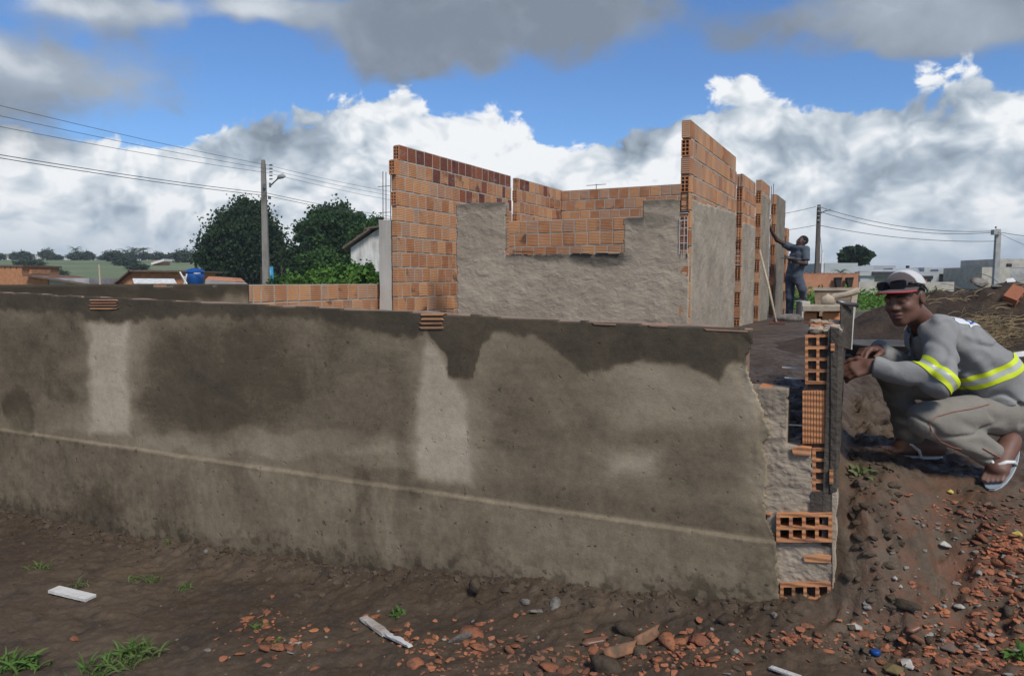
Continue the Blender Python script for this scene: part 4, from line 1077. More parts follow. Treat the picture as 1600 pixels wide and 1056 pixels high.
# slumped tile heap, ladder, pipes and posts along the low wall
hp = empty('sheet_stack', at(345, 445, 29), 'grey and red stack of roofing sheets beside the blue water tank', 'sheets')
MB().prism([at(320, 446, 29), at(321, 437, 29), at(368, 441, 29), at(378, 446, 29)], Vector((0, 1.0, 0))).build('sheet', M['fibre'], hp)
MB().prism([at(321, 437, 29), at(326, 432, 29.3), at(362, 434.5, 29.3), at(369, 440.5, 29)], Vector((0, 1.0, 0))).build('sheet', M['orange_wall'], hp)
ld = empty('leaning_frame', at(287, 444, 30), 'white painted frame leaning against the brick house by the tank', 'frame')
MB().tube([at(281, 425, 30), at(292, 444, 30)], .04, 5).build('rail', M['white_paint'], ld); MB().tube([at(292, 428, 30), at(288, 444, 30)], .03, 5).build('rail', M['white_paint'], ld)
MB().tube([at(284, 432, 30), at(291, 434, 30)], .03, 5).build('rung', M['white_paint'], ld)
ps = MB(); ps.tube([at(157, 452, 26), at(154.6, 413, 26)], [.035, .03], 6); tag(ps.build('wooden_post', M['wood_pale']), 'thin pale leaning post in front of the green field', 'post')
for (px, top, lab) in ((408, 416, 'thin grey fence post left of the street lamp pole'), (440, 415, 'thin fence post beside the cyan barrels')):
    m = MB(); m.tube([at(px, 450, 40), at(px, top, 40)], .035, 5); tag(m.build('fence_post', M['bark']), lab, 'post')
bar = empty('plastic_barrel', at(422, 440, 38), 'upright cyan barrel standing just right of the street lamp pole', 'barrel')
c0 = at(422, 430, 38); lathe(c0, [(.16, at(0, 434, 38).z-.6), (.18, at(0, 434, 38).z), (.16, at(0, 417, 38).z)], 14).build('body', M['cyan_plastic'], bar, True)
tub = empty('plastic_tub', at(452, 440, 30), 'light blue plastic tub left of the green bushes', 'tub')
c0 = at(452, 438, 30); lathe(c0, [(.14, at(0, 450, 30).z), (.17, at(0, 434, 30).z), (.175, at(0, 433.4, 30).z)], 14).build('body', M['cyan_plastic'], tub, True)
# houses on the hill crest
for (x0, x1, y0, y1, lab) in ((6, 26, 395, 401, 'far pale house at the left end of the hill crest'), (56, 80, 396, 402, 'far cream house on the hill crest under trees'), (98, 114, 399, 403, 'far low white house right of the cream one on the crest'), (132, 150, 400, 404, 'far grey shed on the crest right of the spreading tree')):
    Yh = 262; h = empty('far_house', gp((x0+x1)/2, Yh), lab, 'house')
    slab(x0, x1, y0+1.5, y1+6, Yh, 6, 'white_wall', 'wall', h)
    p0, p1 = at(x0-1, y0+2, Yh-.3), at(x1+1, y0+2, Yh-.3)
    MB().prism([p0, p1, p1+Vector((-1, 3, (2.2)/FPX*Yh)), p0+Vector((1, 3, 2.2/FPX*Yh))], Vector((0, 3, -.4))).build('roof', M['fibre'], h)
fs_ = empty('far_shed', gp(246, 165), 'small far shed with a bright sloping roof in front of the hill palms', 'shed')
roofstrip(at(236, 410.5, 165), at(256, 404.5, 165), .5, 0, 4, 'roof', fs_, 'white_paint'); slab(240, 256, 406.5, 416, 166, 3, 'far_brick', 'wall', fs_)
# ------------------------------------------------------------------ right-hand background
Y = 62.0
gh = empty('modern_house', gp(1400, Y), 'long row of flat-roofed light grey modern houses beyond the dirt mound', 'house')
slab(1289, 1531, 421.5, 455, Y+1.2, 5.0, 'grey_house', 'wall', gh)
for (x0, x1, y0, y1, mt, dd) in ((1287, 1339, 411, 455, 'grey_house', 0), (1339, 1364, 416, 424, 'grey_house', .4), (1345, 1398, 415, 455, 'grey_house2', 3.0), (1343, 1466, 424.5, 431, 'grey_house', -.8), (1343, 1395, 431, 455, 'grey_house2', .2), (1395, 1441, 419, 425, 'grey_house', 1.5),
                                 (1443, 1499, 418, 455, 'grey_house', .6), (1466, 1533, 420.5, 428, 'grey_house', -.5), (1490, 1533, 428, 455, 'grey_house2', .4)):
    slab(x0, x1, y0, y1, Y+dd, 5.0, mt, 'wall', gh)
for (x0, x1, y0, y1) in ((1363, 1420, 424.5, 430), (1432, 1458, 431, 436), (1490, 1531, 428.5, 434)):
    slab(x0, x1, y0, y1, Y-.9, .1, 'dark_glass', 'window', gh)
slab(1438, 1448, 432, 442, Y-.85, .05, 'orange_wall', 'door', gh); slab(1455, 1467, 428, 444, Y-.82, .3, 'grey_house', 'column', gh); slab(1344, 1366, 432, 442, Y-.6, .3, 'grey_house', 'wall', gh)
slab(1418, 1421, 415, 420, Y+2, .3, 'dark', 'chimney', gh)
gb = empty('block_building', gp(1570, 56), 'raw grey concrete block building at the right edge of the picture', 'building')
slab(1562, 1640, 404.5, 418, 57, 5, 'block_wall', 'wall', gb); slab(1533, 1577, 417.5, 452, 56, 5, 'block_wall', 'wall', gb); slab(1577, 1640, 418.5, 452, 56.2, 5, 'fibre', 'wall', gb)
slab(1574, 1581, 412, 417, 56.9, .1, 'dark', 'window', gb)
fw = empty('block_fence', gp(1400, 40), 'long low grey block fence wall beyond the green weeds', 'wall'); slab(1341, 1490, 440.5, 466, 40, .2, 'block_wall', 'wall', fw)
ow = empty('orange_wall', gp(1298, 34), 'orange brick wall behind the standing person', 'wall'); slab(1228, 1340, 427.5, 468, 34, .25, 'orange_wall', 'wall', ow)
for x0 in range(1240, 1340, 9): slab(x0, x0+5, 426.5, 428, 34, .2, 'far_brick', 'brick', ow)
for (px, nm) in ((1310.5, 'left'), (1328.5, 'right')):
    o = empty('planter', at(px, 450, 33.7), 'dark tapered planter against the orange wall, the %s one of the pair' % nm, 'planter', 'dark planters on the orange wall')
    a, b_, c, d = at(px-5.5, 434, 33.7), at(px+5.5, 434, 33.7), at(px+3, 449, 33.7), at(px-2.5, 449, 33.7)
    MB().prism([a, b_, c, d], Vector((0, .2, 0))).build('pot', M['dark'], o)
    MB().prism([a+UP*.02, b_+UP*.02, b_-UP*.04, a-UP*.04], Vector((0, -.03, 0))).build('rim', M['dark'], o)
far_palm(1312, 34.3, 419, 'small palm-like plant on top of the orange wall', 'plant', .3, 14, .1, 10, .5, None, 'leaf_mid')
# weeds behind the crouching man
def weeds():
    g = np.random.default_rng(77); n = 5200
    px = g.uniform(1215, 1475, n); Yd = g.uniform(19, 32, n)
    X = (px-CX)/FPX*Yd
    Pz = ground_h(X, Yd, False)+np.abs(g.normal(size=n))*.16*(1+.8*fbm(X*.8, Yd*.8, seed=4))
    V, F = leaves(np.stack([X, Yd, Pz], 1), .16, 3, -.6, .22)
    tag(obj('weeds', npmesh('weeds', V, F, M['leaf_weed'])), 'bright green weeds covering the plot behind the crouching person', 'weeds', kind='stuff')
weeds()
# ------------------------------------------------------------------ poles and wires
M['pole'] = plain('pole_concrete', (0.23, 0.215, 0.195), (0.15, 0.14, 0.125), 5, .9, .4, 30, .01, stretch=(1, 1, .3))
M['pole_wood'] = plain('pole_wood', (0.12, 0.10, 0.085), (0.075, 0.062, 0.052), 5, .9, .4, 30, .01, stretch=(1, 1, .2))
M['cable'] = plain('cable', (0.09, 0.095, 0.105), (0.07, 0.075, 0.08), 5, .6, 0)
def pole(px, Y, top, w0, w1, mat, label, name='utility_pole'):
    p = gp(px, Y); z = zat(top, Y); t = empty(name, p, label, 'pole')
    m = MB(); m.prism([p+Vector((s1*w0, s2*w0*.7, -.3)) for s1, s2 in ((-1, -1), (1, -1), (1, 1), (-1, 1))], UP*.01)
    V = []; F = []
    for (zz, w) in ((p.z-.3, w0), (z-.3, w1), (z, w1*.75)):
        for s1, s2 in ((-1, -.7), (1, -.7), (1, .7), (-1, .7)): V.append(Vector((p.x+s1*w, p.y+s2*w, zz)))
    for i in range(2):
        for k in range(4): F.append((i*4+k, i*4+(k+1) % 4, (i+1)*4+(k+1) % 4, (i+1)*4+k))
    F.append((8, 9, 10, 11)); m = MB().add(V, F); m.build('post', M[mat], t)
    return t, p, z
t, p, z = pole(416, 35, 250, .16, .10, 'pole', 'tall concrete utility pole with a street lamp arm at left', 'street_lamp')
arm = [at(422, 291, 34.8), at(428, 285, 34.7), at(437, 277, 34.6)]
MB().tube(arm, .03, 6).build('arm', M['steel'], t); MB().tube([at(422, 286, 34.8), at(422, 293, 34.8)], .05, 6).build('bracket', M['steel'], t)
lh = MB(); lh.tube([at(434, 279, 34.6), at(437, 276.5, 34.5), at(442, 275, 34.4), at(446, 276, 34.4)], [.05, .11, .12, .04], 8); lh.build('lamp_head', M['grey_house2'], t, True)
for k in range(5):
    q = at(421, 258+k*5.5, 34.85); MB().tube([q, q+Vector((.14, 0, 0))], .035, 6).build('insulator', M['steel'], t)
q = at(413, 291, 34.85); MB().box(q, (.1, .1, .2)).build('junction_box', M['steel'], t); q = at(421, 309, 34.85); MB().box(q, (.12, .1, .14)).build('junction_box', M['steel'], t)
def wire(pts, r, label, sag=0.0, n=14, group=None):
    m = MB(); P = []
    for i in range(len(pts)-1):
        a, b_ = Vector(pts[i]), Vector(pts[i+1])
        for k in range(n+(i == len(pts)-2)):
            f = k/n; P.append(a.lerp(b_, f)-UP*(4*sag*f*(1-f)))
    m.tube(P, r, 4); return tag(m.build('power_line', M['cable']), label, 'cable', group)
PX, PY = p.x, p.y
for k, (yl, yp, yr, lab) in enumerate(((152, 258, 291, 'topmost overhead power line crossing the left sky'), (168, 264, 297, 'second overhead power line from the top at left'), (185, 270, 304, 'third overhead power line from the top at left'), (229, 302, 330, 'thick lower overhead cable at left'), (234, 306, 334, 'lowest overhead cable at left'))):
    a = at(0, yl, 22.5); b_ = at(417, yp, 35); far = at(600, yr, 42.5)
    a = b_+(a-b_)*1.9; far = b_+(far-b_)*2.2
    wire([a, b_, far], .008 if k < 3 else .012, lab, .25)
t, p, z = pole(1276, 45, 320, .14, .10, 'pole_wood', 'dark wooden utility pole right of the standing person')
for k in range(4): MB().tube([at(1277, 324+k*7, 44.85), at(1281, 324+k*7, 44.85)], .05, 5).build('insulator', M['steel'], t)
MB().tube([at(1278, 335, 44.9), at(1294, 328, 44.6)], .03, 5).build('arm', M['steel'], t); MB().tube([at(1292, 329, 44.6), at(1298, 327, 44.5)], .06, 6).build('lamp_head', M['grey_house'], t)
t2, p2, z2 = pole(1555.5, 45, 358, .17, .14, 'fibre', 'pale concrete utility pole near the right edge')
MB().box(at(1556, 363, 44.9), (.42, .3, .3)).build('crosshead', M['fibre'], t2); MB().tube([at(1556, 357, 45), at(1556, 354, 45)], .05, 5).build('insulator', M['steel'], t2)
t3, p3, z3 = pole(1284, 34.5, 394, .06, .05, 'white_paint', 'short thin white service post beside the dark wooden pole')
for (ya, yb, sag, lab) in ((323, 361, .5, 'upper power line between the dark and the pale pole'), (330, 363, .55, 'second power line between the dark and the pale pole'), (352, 377, .3, 'lowest power line between the dark and the pale pole')):
    wire([at(1279, ya, 45), at(1555, yb, 45)], .016, lab, sag)
for (ya, yb, lab) in ((323, 337, 'upper cable running left from the dark wooden pole'), (352, 358, 'lower cable running left from the dark wooden pole')):
    wire([at(1275, ya, 45), at(1130, yb+8, 48)], .014, lab, .15)
wire([at(1557, 362, 45), at(1690, 372, 45)], .016, 'cable leaving the pale pole to the right edge', .15); wire([at(1557, 362, 45), at(1650, 400, 38)], .011, 'service cable dropping from the pale pole', .1)
wire([at(1280, 352, 45), at(1285, 396, 34.6)], .012, 'thin service cable dropping to the short white post', .1)
# ------------------------------------------------------------------ rubble, boards, tools
random.seed(21)
def shard_mesh(mat, seed, flat=.45, n=7):
    """angular broken piece about 1 unit across: a ball pressed onto random planes"""
    g = np.random.default_rng(seed); bm = bmesh.new(); bmesh.ops.create_icosphere(bm, subdivisions=2, radius=1.0)
    nr = g.normal(size=(n+3, 3)); nr /= np.linalg.norm(nr, axis=1)[:, None]; nr = np.concatenate([nr, [[0, 0, 1], [0, 0, -1], [.1, .1, .99]]]); d = np.concatenate([g.uniform(.34, .72, n+3), [.6, .6, .7]])
    co = np.array([v.co[:] for v in bm.verts]); dt = co @ nr.T; r = np.where(dt > .05, d/np.maximum(dt, .05), 9).min(1); r = np.minimum(r, 1.05)
    co = co*r[:, None]*np.array([.75, .58, .75*flat])
    F = [tuple(v.index for v in f.verts) for f in bm.faces]; bm.free()
    return npmesh('shard', co, np.array(F), mat)
def mat_shard(name, c1, c2, dirt):
    m, nt, b = newmat(name); n = NT(nt); r = n.rand()
    col = n.mix(r, c1, c2); col = n.mix(n.math('MULTIPLY', n.rng(n.noise(2.6, 5, .65), .42, .66), .85), col, dirt)
    nt.links.new(col, b.inputs['Base Color']); b.inputs['Roughness'].default_value = .85; b.inputs['Specular IOR Level'].default_value = .25
    nt.links.new(n.bump(n.noise(9, 5, .7), .6, .03), b.inputs['Normal']); return m
M['shard'] = mat_shard('brick_shard', (0.40, 0.155, 0.072), (0.25, 0.092, 0.052), (0.12, 0.078, 0.054))
M['stone'] = mat_shard('soil_clod', (0.062, 0.045, 0.030), (0.098, 0.074, 0.051), (0.045, 0.033, 0.023))
M['cement_bit'] = mat_shard('cement_bit', (0.27, 0.25, 0.22), (0.19, 0.175, 0.155), (0.10, 0.085, 0.07))
SH = [shard_mesh(M['shard'], 300+i, random.uniform(.25, .5)) for i in range(7)]
ST = [shard_mesh(M['stone'], 340+i, random.uniform(.45, .8), 9) for i in range(7)]
CB = [shard_mesh(M['cement_bit'], 380+i, random.uniform(.3, .6)) for i in range(5)]
def place(px, py, wpx, meshes, name, label, cat, group=None, sink=.18, tilt=.35, stretch=1.0, seedrot=None):
    p = onground(px, py); zc = proj(p)[2]; s = wpx/FPX*zc
    o = bpy.data.objects.new(name, random.choice(meshes)); C.objects.link(o)
    o.location = p+UP*(s*(.22-sink)); o.scale = (s*stretch, s, s)
    o.rotation_euler = (random.uniform(-tilt, tilt), random.uniform(-tilt, tilt), seedrot if seedrot is not None else random.uniform(0, 6.3))
    return tag(o, label, cat, group)
# brick fragments, biggest ones, in their clusters
cl = {
 'left of the white strip': [(405, 1000, 14), (385, 968, 20), (372, 985, 14), (415, 955, 12), (420, 980, 22), (376, 1021, 16), (418, 1013, 24), (436, 1010, 22), (455, 1012, 26), (478, 1008, 18), (388, 1008, 12), (490, 1045, 20), (430, 1028, 12), (115, 996, 16)],
 'around the white strip and grey slab': [(570, 963, 16), (586, 964, 16), (622, 984, 18), (632, 997, 14), (652, 1033, 32), (668, 1018, 14), (683, 1033, 18), (735, 994, 36), (728, 1008, 22), (752, 1012, 28), (798, 1016, 22), (806, 1009, 16), (752, 975, 18), (781, 1002, 14), (748, 1024, 12), (672, 1004, 20)],
 'in the middle under the wall': [(862, 1046, 30), (885, 1048, 34), (895, 1030, 14), (1030, 1032, 20), (915, 1050, 18), (820, 1050, 14), (1052, 1010, 16)],
 'below the broken wall end': [(1042, 1000, 44), (1060, 1003, 38), (1100, 1002, 34), (1110, 1031, 20), (1112, 993, 18), (1027, 1033, 18), (1235, 992, 18), (1248, 996, 16), (1232, 1000, 14), (1280, 992, 14), (1340, 990, 24), (1345, 1004, 20), (1330, 1010, 14), (1380, 1014, 16), (1378, 1034, 16), (1405, 1020, 14), (1265, 1000, 12)],
 'on the right bank': [(1412, 1000, 16), (1434, 999, 22), (1510, 922, 26), (1510, 984, 18), (1518, 998, 14), (1534, 992, 20), (1570, 920, 22), (1594, 930, 24), (1566, 905, 16), (1590, 985, 18), (1556, 1000, 16), (1534, 838, 22), (1545, 822, 16), (1555, 850, 18), (1560, 880, 26), (1575, 872, 24), (1548, 868, 16), (1585, 890, 18), (1540, 880, 14), (1525, 848, 14), (1590, 848, 14), (1500, 800, 14), (1515, 806, 14), (1460, 775, 0)],
}
for where, L in cl.items():
    for k, (px, py, w) in enumerate(sorted(q for q in L if q[2])):
        place(px, py, w, SH, 'brick_fragment', 'orange brick fragment %s, %s from the left' % (where, ORD[k]), 'brick fragment', 'brick fragments '+where)
for (px, py, w, lab) in ((516, 900, 16, 'small grey stone at the wall foot left of centre'), (820, 941, 20, 'pale angular stone at the wall foot right of centre'), (870, 945, 24, 'flat stone half buried beside the pale angular stone'), (838, 955, 22, 'rounded clod in front of the wall below its right pale patch'), (980, 985, 46, 'large dark clod of earth left of the two roof tile pieces'), (945, 1048, 60, 'large brown boulder cut off by the bottom edge'), (1000, 1020, 46, 'grey stone under the curved roof tile piece'),
                         (1135, 972, 34, 'dark clod leaning against the wall foot near its broken end'), (1412, 945, 40, 'long dark stone on the mud right of the broken wall end'), (1575, 955, 34, 'dark rounded stone among the brick fragments at right'), (1452, 1000, 18, 'small dark stone on the lower right mud'), (322, 862, 12, 'tiny pale stone at the wall foot at left'), (385, 865, 18, 'small crumbly clod at the wall foot at left')):
    place(px, py, w, ST if 'pale' not in lab else CB, 'stone', lab, 'stone')
place(712, 1002, 40, CB, 'cement_slab', 'grey triangular cement slab shard standing in the rubble', 'slab shard', tilt=.9)
o = place(742, 934, 34, ST, 'cement_block', 'upright block of dark cement leaning at the wall foot', 'cement block', sink=-.35); o.rotation_euler = (.1, 1.2, .2)
# curved roof tile pieces
M['tile_clay'] = plain('tile_clay', (0.30, 0.14, 0.07), (0.11, 0.075, 0.05), 22, .85, .5, 50, .004)
M['tile_glazed'] = plain('tile_glazed', (0.20, 0.10, 0.065), (0.13, 0.07, 0.05), 9, .35, .2, 30, .002)
def tilepiece(px0, py0, px1, py1, w, label, curve=.02, mat='tile_clay', th=.012, lift=.012):
    a, b_ = onground(px0, py0), onground(px1, py1); d = (b_-a); L = d.length; d.normalize(); s = d.cross(UP).normalized(); n = s.cross(d)
    V = []; F = []; nu, nv = 6, 5
    for j in range(nv):
        for i in range(nu):
            f = i/(nu-1); q = (j/(nv-1)-.5); jag = .012*math.sin(i*2.3+j*1.7)
            base = a+d*(L*f+(jag if i in (0, nu-1) else 0))+s*(q*w*(1-.15*f))+n*(curve*(1-4*q*q)*1.6+lift)
            V.append(base)
    V2 = [v-n*th for v in V]; N_ = len(V)
    for j in range(nv-1):
        for i in range(nu-1):
            k = j*nu+i; F.append((k, k+1, k+nu+1, k+nu)); F.append((N_+k, N_+k+nu, N_+k+nu+1, N_+k+1))
    for i in range(nu-1): F += [(i, N_+i, N_+i+1, i+1), ((nv-1)*nu+i, (nv-1)*nu+i+1, N_+(nv-1)*nu+i+1, N_+(nv-1)*nu+i)]
    for j in range(nv-1): F += [(j*nu, (j+1)*nu, N_+(j+1)*nu, N_+j*nu), (j*nu+nu-1, N_+j*nu+nu-1, N_+(j+1)*nu+nu-1, (j+1)*nu+nu-1)]
    m = MB().add(V+V2, F); return tag(m.build('roof_tile_piece', M[mat], None, True), label, 'roof tile')
tilepiece(945, 1030, 993, 1017, .042, 'curved orange roof tile piece, the lower of two lying in line')
tilepiece(994, 1011, 1030, 992, .038, 'curved orange roof tile piece, the upper of two lying in line')
tilepiece(912, 1006, 948, 1000, .042, 'flat brown glazed tile piece with a light edge in the rubble', .002, 'tile_glazed')
tilepiece(1418, 985, 1436, 978, .05, 'square speckled brown tile piece on the lower right mud', .001, 'tile_glazed')
# painted white trim boards
M['white_board'] = mat_shard('white_board', (0.62, 0.61, 0.58), (0.55, 0.54, 0.51), (0.24, 0.19, 0.14))
def board(px0, py0, px1, py1, w, label, name='white_board', th=.012, mat='white_board', lift=.006, n=8, ragged=0.0):
    a, b_ = onground(px0, py0), onground(px1, py1); d = b_-a; L = d.length; d.normalize(); s = d.cross(UP).normalized(); up = s.cross(d)
    V = []; F = []
    for i in range(n+1):
        c = a+d*(L*i/n)
        for q in (-.5, .5): V.append(c+s*(q*w+random.uniform(-ragged, ragged))+up*(lift+th))
        for q in (.5, -.5): V.append(V[-2+0] if False else c+s*(q*w)+up*lift)
    for i in range(n):
        for k in range(4): F.append((i*4+k, i*4+(k+1) % 4, (i+1)*4+(k+1) % 4, (i+1)*4+k))
    F += [(0, 3, 2, 1), (n*4, n*4+1, n*4+2, n*4+3)]
    return tag(MB().add(V, F).build(name, M[mat]), label, 'board')
board(84, 924, 142, 938, .062, 'short wide white painted board lying on the mud at left', th=.014)
board(568, 969, 604, 995, .036, 'narrow white flaking strip in the rubble below the wall', ragged=.004)
board(600, 993, 642, 1013, .022, 'broken tail piece of the narrow white flaking strip', ragged=.008)
board(1204, 1046, 1250, 1062, .022, 'white strip poking in at the bottom edge', th=.006)
# blue bottle cap
cp = onground(1368, 1022); m = lathe(cp, [(.012, cp.z), (.0165, cp.z+.002), (.016, cp.z+.014), (.013, cp.z+.016)], 16); o = m.build('bottle_cap', M['blue_plastic'], None, True); tag(o, 'small bright blue plastic bottle cap on the mud at lower right', 'bottle cap')
def scrap(px, py, w, mat, name, label, cat, stretch=1.0, th=.18):
    p = onground(px, py); zc = proj(p)[2]; s = w/FPX*zc; m = MB(); g = random.Random(int(px))
    nn = 7; pts = [p+Vector((math.cos(k*6.28/nn)*s*.5*stretch*g.uniform(.6, 1.1), math.sin(k*6.28/nn)*s*.5*g.uniform(.6, 1.1), .006+g.uniform(0, .25)*s*.4)) for k in range(nn)]
    c = p+UP*(.01+s*th); V = pts+[c]+[q-UP*.004 for q in pts]; F = [(k, (k+1) % nn, nn) for k in range(nn)]+[((k+1) % nn, k, nn+1+k, nn+1+(k+1) % nn) for k in range(nn)]
    return tag(m.add(V, F).build(name, M[mat]), label, cat)
M['plastic_brown'] = plain('brown_film', (0.16, 0.115, 0.09), (0.10, 0.075, 0.06), 12, .4, .3, 40, .004)
M['plastic_pale'] = plain('pale_film', (0.50, 0.48, 0.42), (0.34, 0.31, 0.26), 12, .45, .3, 40, .004)
M['yellow'] = plain('yellow_scrap', (0.55, 0.45, 0.10), (0.42, 0.32, 0.08), 9, .6, 0)
M['olive'] = plain('olive_scrap', (0.17, 0.125, 0.05), (0.11, 0.085, 0.04), 12, .7, .3, 40, .004)
scrap(1484, 1014, 40, 'plastic_brown', 'plastic_scrap', 'crumpled brownish plastic scrap among the brick bits at lower right', 'litter')
scrap(1395, 1048, 36, 'olive', 'plastic_scrap', 'olive brown leaf-like scrap at the bottom edge', 'litter')
scrap(1420, 1040, 34, 'plastic_pale', 'plastic_scrap', 'pale crumpled film beside the olive scrap', 'litter')
scrap(1590, 836, 18, 'yellow', 'plastic_scrap', 'small yellow scrap at the right edge', 'litter')
scrap(1485, 770, 12, 'yellow', 'plastic_scrap', 'tiny yellow scrap on the mud below the front sandal', 'litter')
scrap(1500, 950, 18, 'plastic_pale', 'paper_scrap', 'white paper scrap on the lower right bank', 'litter'); scrap(1398, 905, 10, 'plastic_pale', 'paper_scrap', 'tiny white chip on the mud right of the wall end', 'litter'); scrap(1407, 918, 9, 'plastic_pale', 'paper_scrap', 'tiny white chip just below another one', 'litter')
scrap(1335, 981, 24, 'plastic_pale', 'paper_scrap', 'pale curled scrap below the broken wall end', 'litter')
scrap(1475, 853, 26, 'plastic_pale', 'plastic_scrap', 'dull crescent of pale plastic half buried on the right bank', 'litter')
# uncountable small rubble: earth clods along the wall foot and bank, brick crumbs
def scatter(name, meshes, pts, sizes, label, mat=None):
    g = random.Random(3); V = []; F = []; n = 0
    cos = [(np.array([v.co[:] for v in me.vertices]), [tuple(p.vertices) for p in me.polygons]) for me in meshes]
    for (p, s) in zip(pts, sizes):
        co, fc = g.choice(cos); Rm = np.array(Matrix.Rotation(g.uniform(0, 6.3), 3, 'Z') @ Matrix.Rotation(g.uniform(-.6, .6), 3, 'X'))
        V.append((co*s) @ Rm.T+np.array(p)); F += [tuple(i+n for i in f) for f in fc]; n += len(co)
    o = obj(name, meshdata(name, np.concatenate(V), F, meshes[0].materials[0])); return tag(o, label, 'rubble', kind='stuff')
g = np.random.default_rng(12)
def wallfoot(n, spread):
    s = g.uniform(-.1, 5.0, n); e = -np.abs(g.normal(size=n))*spread-.005; X = FC.x+FL.x*s+FB.x*e; Y = FC.y+FL.y*s+FB.y*e; return X, Y
X1, Y1 = wallfoot(900, .085); X2, Y2 = wallfoot(420, .5)
s3 = -g.uniform(.24, .42, 320); e3 = g.uniform(-.25, .75, 320); X3 = FC.x+FL.x*s3+FB.x*e3; Y3 = FC.y+FL.y*s3+FB.y*e3
X4 = g.uniform(-1.2, 2.4, 320); Y4 = g.uniform(1.75, 2.6, 320)
X5 = g.uniform(1.1, 2.4, 70); Y5 = g.uniform(2.4, 4.6, 70)
s6 = g.uniform(-.1, .9, 260); e6 = g.uniform(.2, 2.5, 260); X6 = FC.x+FL.x*s6+FB.x*e6; Y6 = FC.y+FL.y*s6+FB.y*e6
X = np.concatenate([X1, X2, X3, X4, X5, X6]); Y = np.concatenate([Y1, Y2, Y3, Y4, Y5, Y6]); Z = ground_h(X, Y)
S = np.concatenate([g.gamma(2.2, .0075, len(X1))+.006, g.gamma(2, .006, len(X2))+.005, g.gamma(2.2, .010, len(X3))+.008, g.gamma(2, .006, len(X4))+.004, g.gamma(2, .006, len(X5))+.004, g.gamma(2, .012, len(X6))+.008])
S = np.clip(S, .004, .075)
scatter('earth_clods', ST, np.stack([X, Y, Z-S*.06], 1), S, 'crumbly dark earth clods and grit around the wall foot')
def cloud(cx, cy, sx, sy, n):
    P = []
    for k in range(n):
        px, py = g.normal(cx, sx), g.normal(cy, sy)
        if px > 1640 or py > 1085 or py < 745: continue
        P.append(onground(px, py))
    return P
PP = cloud(1565, 865, 34, 50, 420)+cloud(1545, 990, 60, 40, 240)+cloud(1530, 1035, 70, 18, 160)+cloud(1500, 800, 50, 16, 60)+cloud(1340, 1000, 60, 16, 90)+cloud(720, 1015, 90, 22, 190)+cloud(430, 995, 45, 22, 90)+cloud(1060, 1015, 80, 20, 190)+cloud(880, 1035, 80, 18, 150)+cloud(1240, 998, 30, 8, 40)
PP = [p for p in PP if not (fs(p) > -.28 and (p-FC).dot(FB) > -.03)]
ss = np.clip(g.gamma(2.0, .006, len(PP))+.005, .005, .035)
scatter('brick_crumbs', SH, [p+UP*float(s)*.08 for p, s in zip(PP, ss)], ss, 'orange brick crumbs strewn over the mud at right and below the wall')
PP = cloud(1545, 960, 70, 80, 70)+cloud(1400, 960, 60, 50, 40)+cloud(800, 1000, 250, 30, 50)+cloud(1480, 830, 60, 20, 25)
PP = [p for p in PP if not (fs(p) > -.28 and (p-FC).dot(FB) > -.03)]
ss = np.clip(g.gamma(2.0, .006, len(PP))+.005, .005, .03)
scatter('cement_crumbs', CB, [p+UP*float(s)*.1 for p, s in zip(PP, ss)], ss, 'grey cement crumbs strewn over the mud')
# grass tufts
M['grass'] = mat_leaf('grass_blade', (0.070, 0.150, 0.030), (0.120, 0.200, 0.055), (0.16, 0.17, 0.08))
def tuft(px, py, wpx, hpx, n, label, seed, name='grass_tuft', broad=False, lean=1.0):
    c = onground(px, py); zc = proj(c)[2]; w = wpx/FPX*zc/2; h = hpx/FPX*zc; g = random.Random(seed); V = []; F = []
    for k in range(n):
        b = c+Vector((g.gauss(0, .5)*w, g.gauss(0, .35)*w, 0)); b.z = float(ground_h(b.x, b.y))-.003
        d = Vector((g.gauss(0, .55)*lean, g.gauss(0, .55)*lean, 1)).normalized(); L = h*g.uniform(.6, 1.3); s = d.cross(Vector((g.gauss(0, 1), g.gauss(0, 1), .1))).normalized()*(L*.05 if not broad else L*.16)
        pts = [b]; cur = d
        for q in range(4): pts.append(pts[-1]+cur*L/4); cur = (cur+Vector((d.x*.35, d.y*.35, -.32))).normalized()
        i0 = len(V)
        for q, p in enumerate(pts): wd = (1, 1, .85, .6, .05)[q]; V += [p-s*wd, p+s*wd]
        for q in range(4): F.append((i0+q*2, i0+q*2+1, i0+q*2+3, i0+q*2+2))
    return tag(obj(name, meshdata(name, V, F, M['grass'])), label, 'grass')
tuft(28, 1040, 70, 36, 70, 'pale spiky grass tuft at the bottom left corner', 1)
tuft(215, 1022, 62, 28, 150, 'largest bright green grass patch at lower left', 2)
tuft(165, 1046, 90, 26, 110, 'lighter grass patch on the bottom edge below the largest one', 3)
tuft(65, 888, 36, 14, 50, 'small dark grass tuft left of the white board', 4); tuft(125, 916, 36, 14, 40, 'small grass tuft just behind the white board', 5)
tuft(212, 906, 30, 12, 40, 'small grass tuft right of the white board, the left of a pair', 6); tuft(238, 908, 26, 12, 40, 'small grass tuft right of the white board, the right of a pair', 7)
tuft(288, 920, 24, 14, 26, 'sparse grass tuft with a pale stalk at left centre', 8); tuft(262, 850, 18, 12, 18, 'tiny plant growing at the wall foot at left', 9)
tuft(405, 982, 30, 14, 36, 'small grass tuft among the brick fragments at left', 10); tuft(432, 1002, 26, 12, 30, 'small grass tuft below another among the brick fragments', 11)
tuft(620, 962, 14, 16, 22, 'tiny bright plant above the white flaking strip', 12, 'small_plant', True); tuft(1346, 742, 20, 26, 16, 'tiny leafy plant on the bank beside the wall near the person', 13, 'small_plant', True)
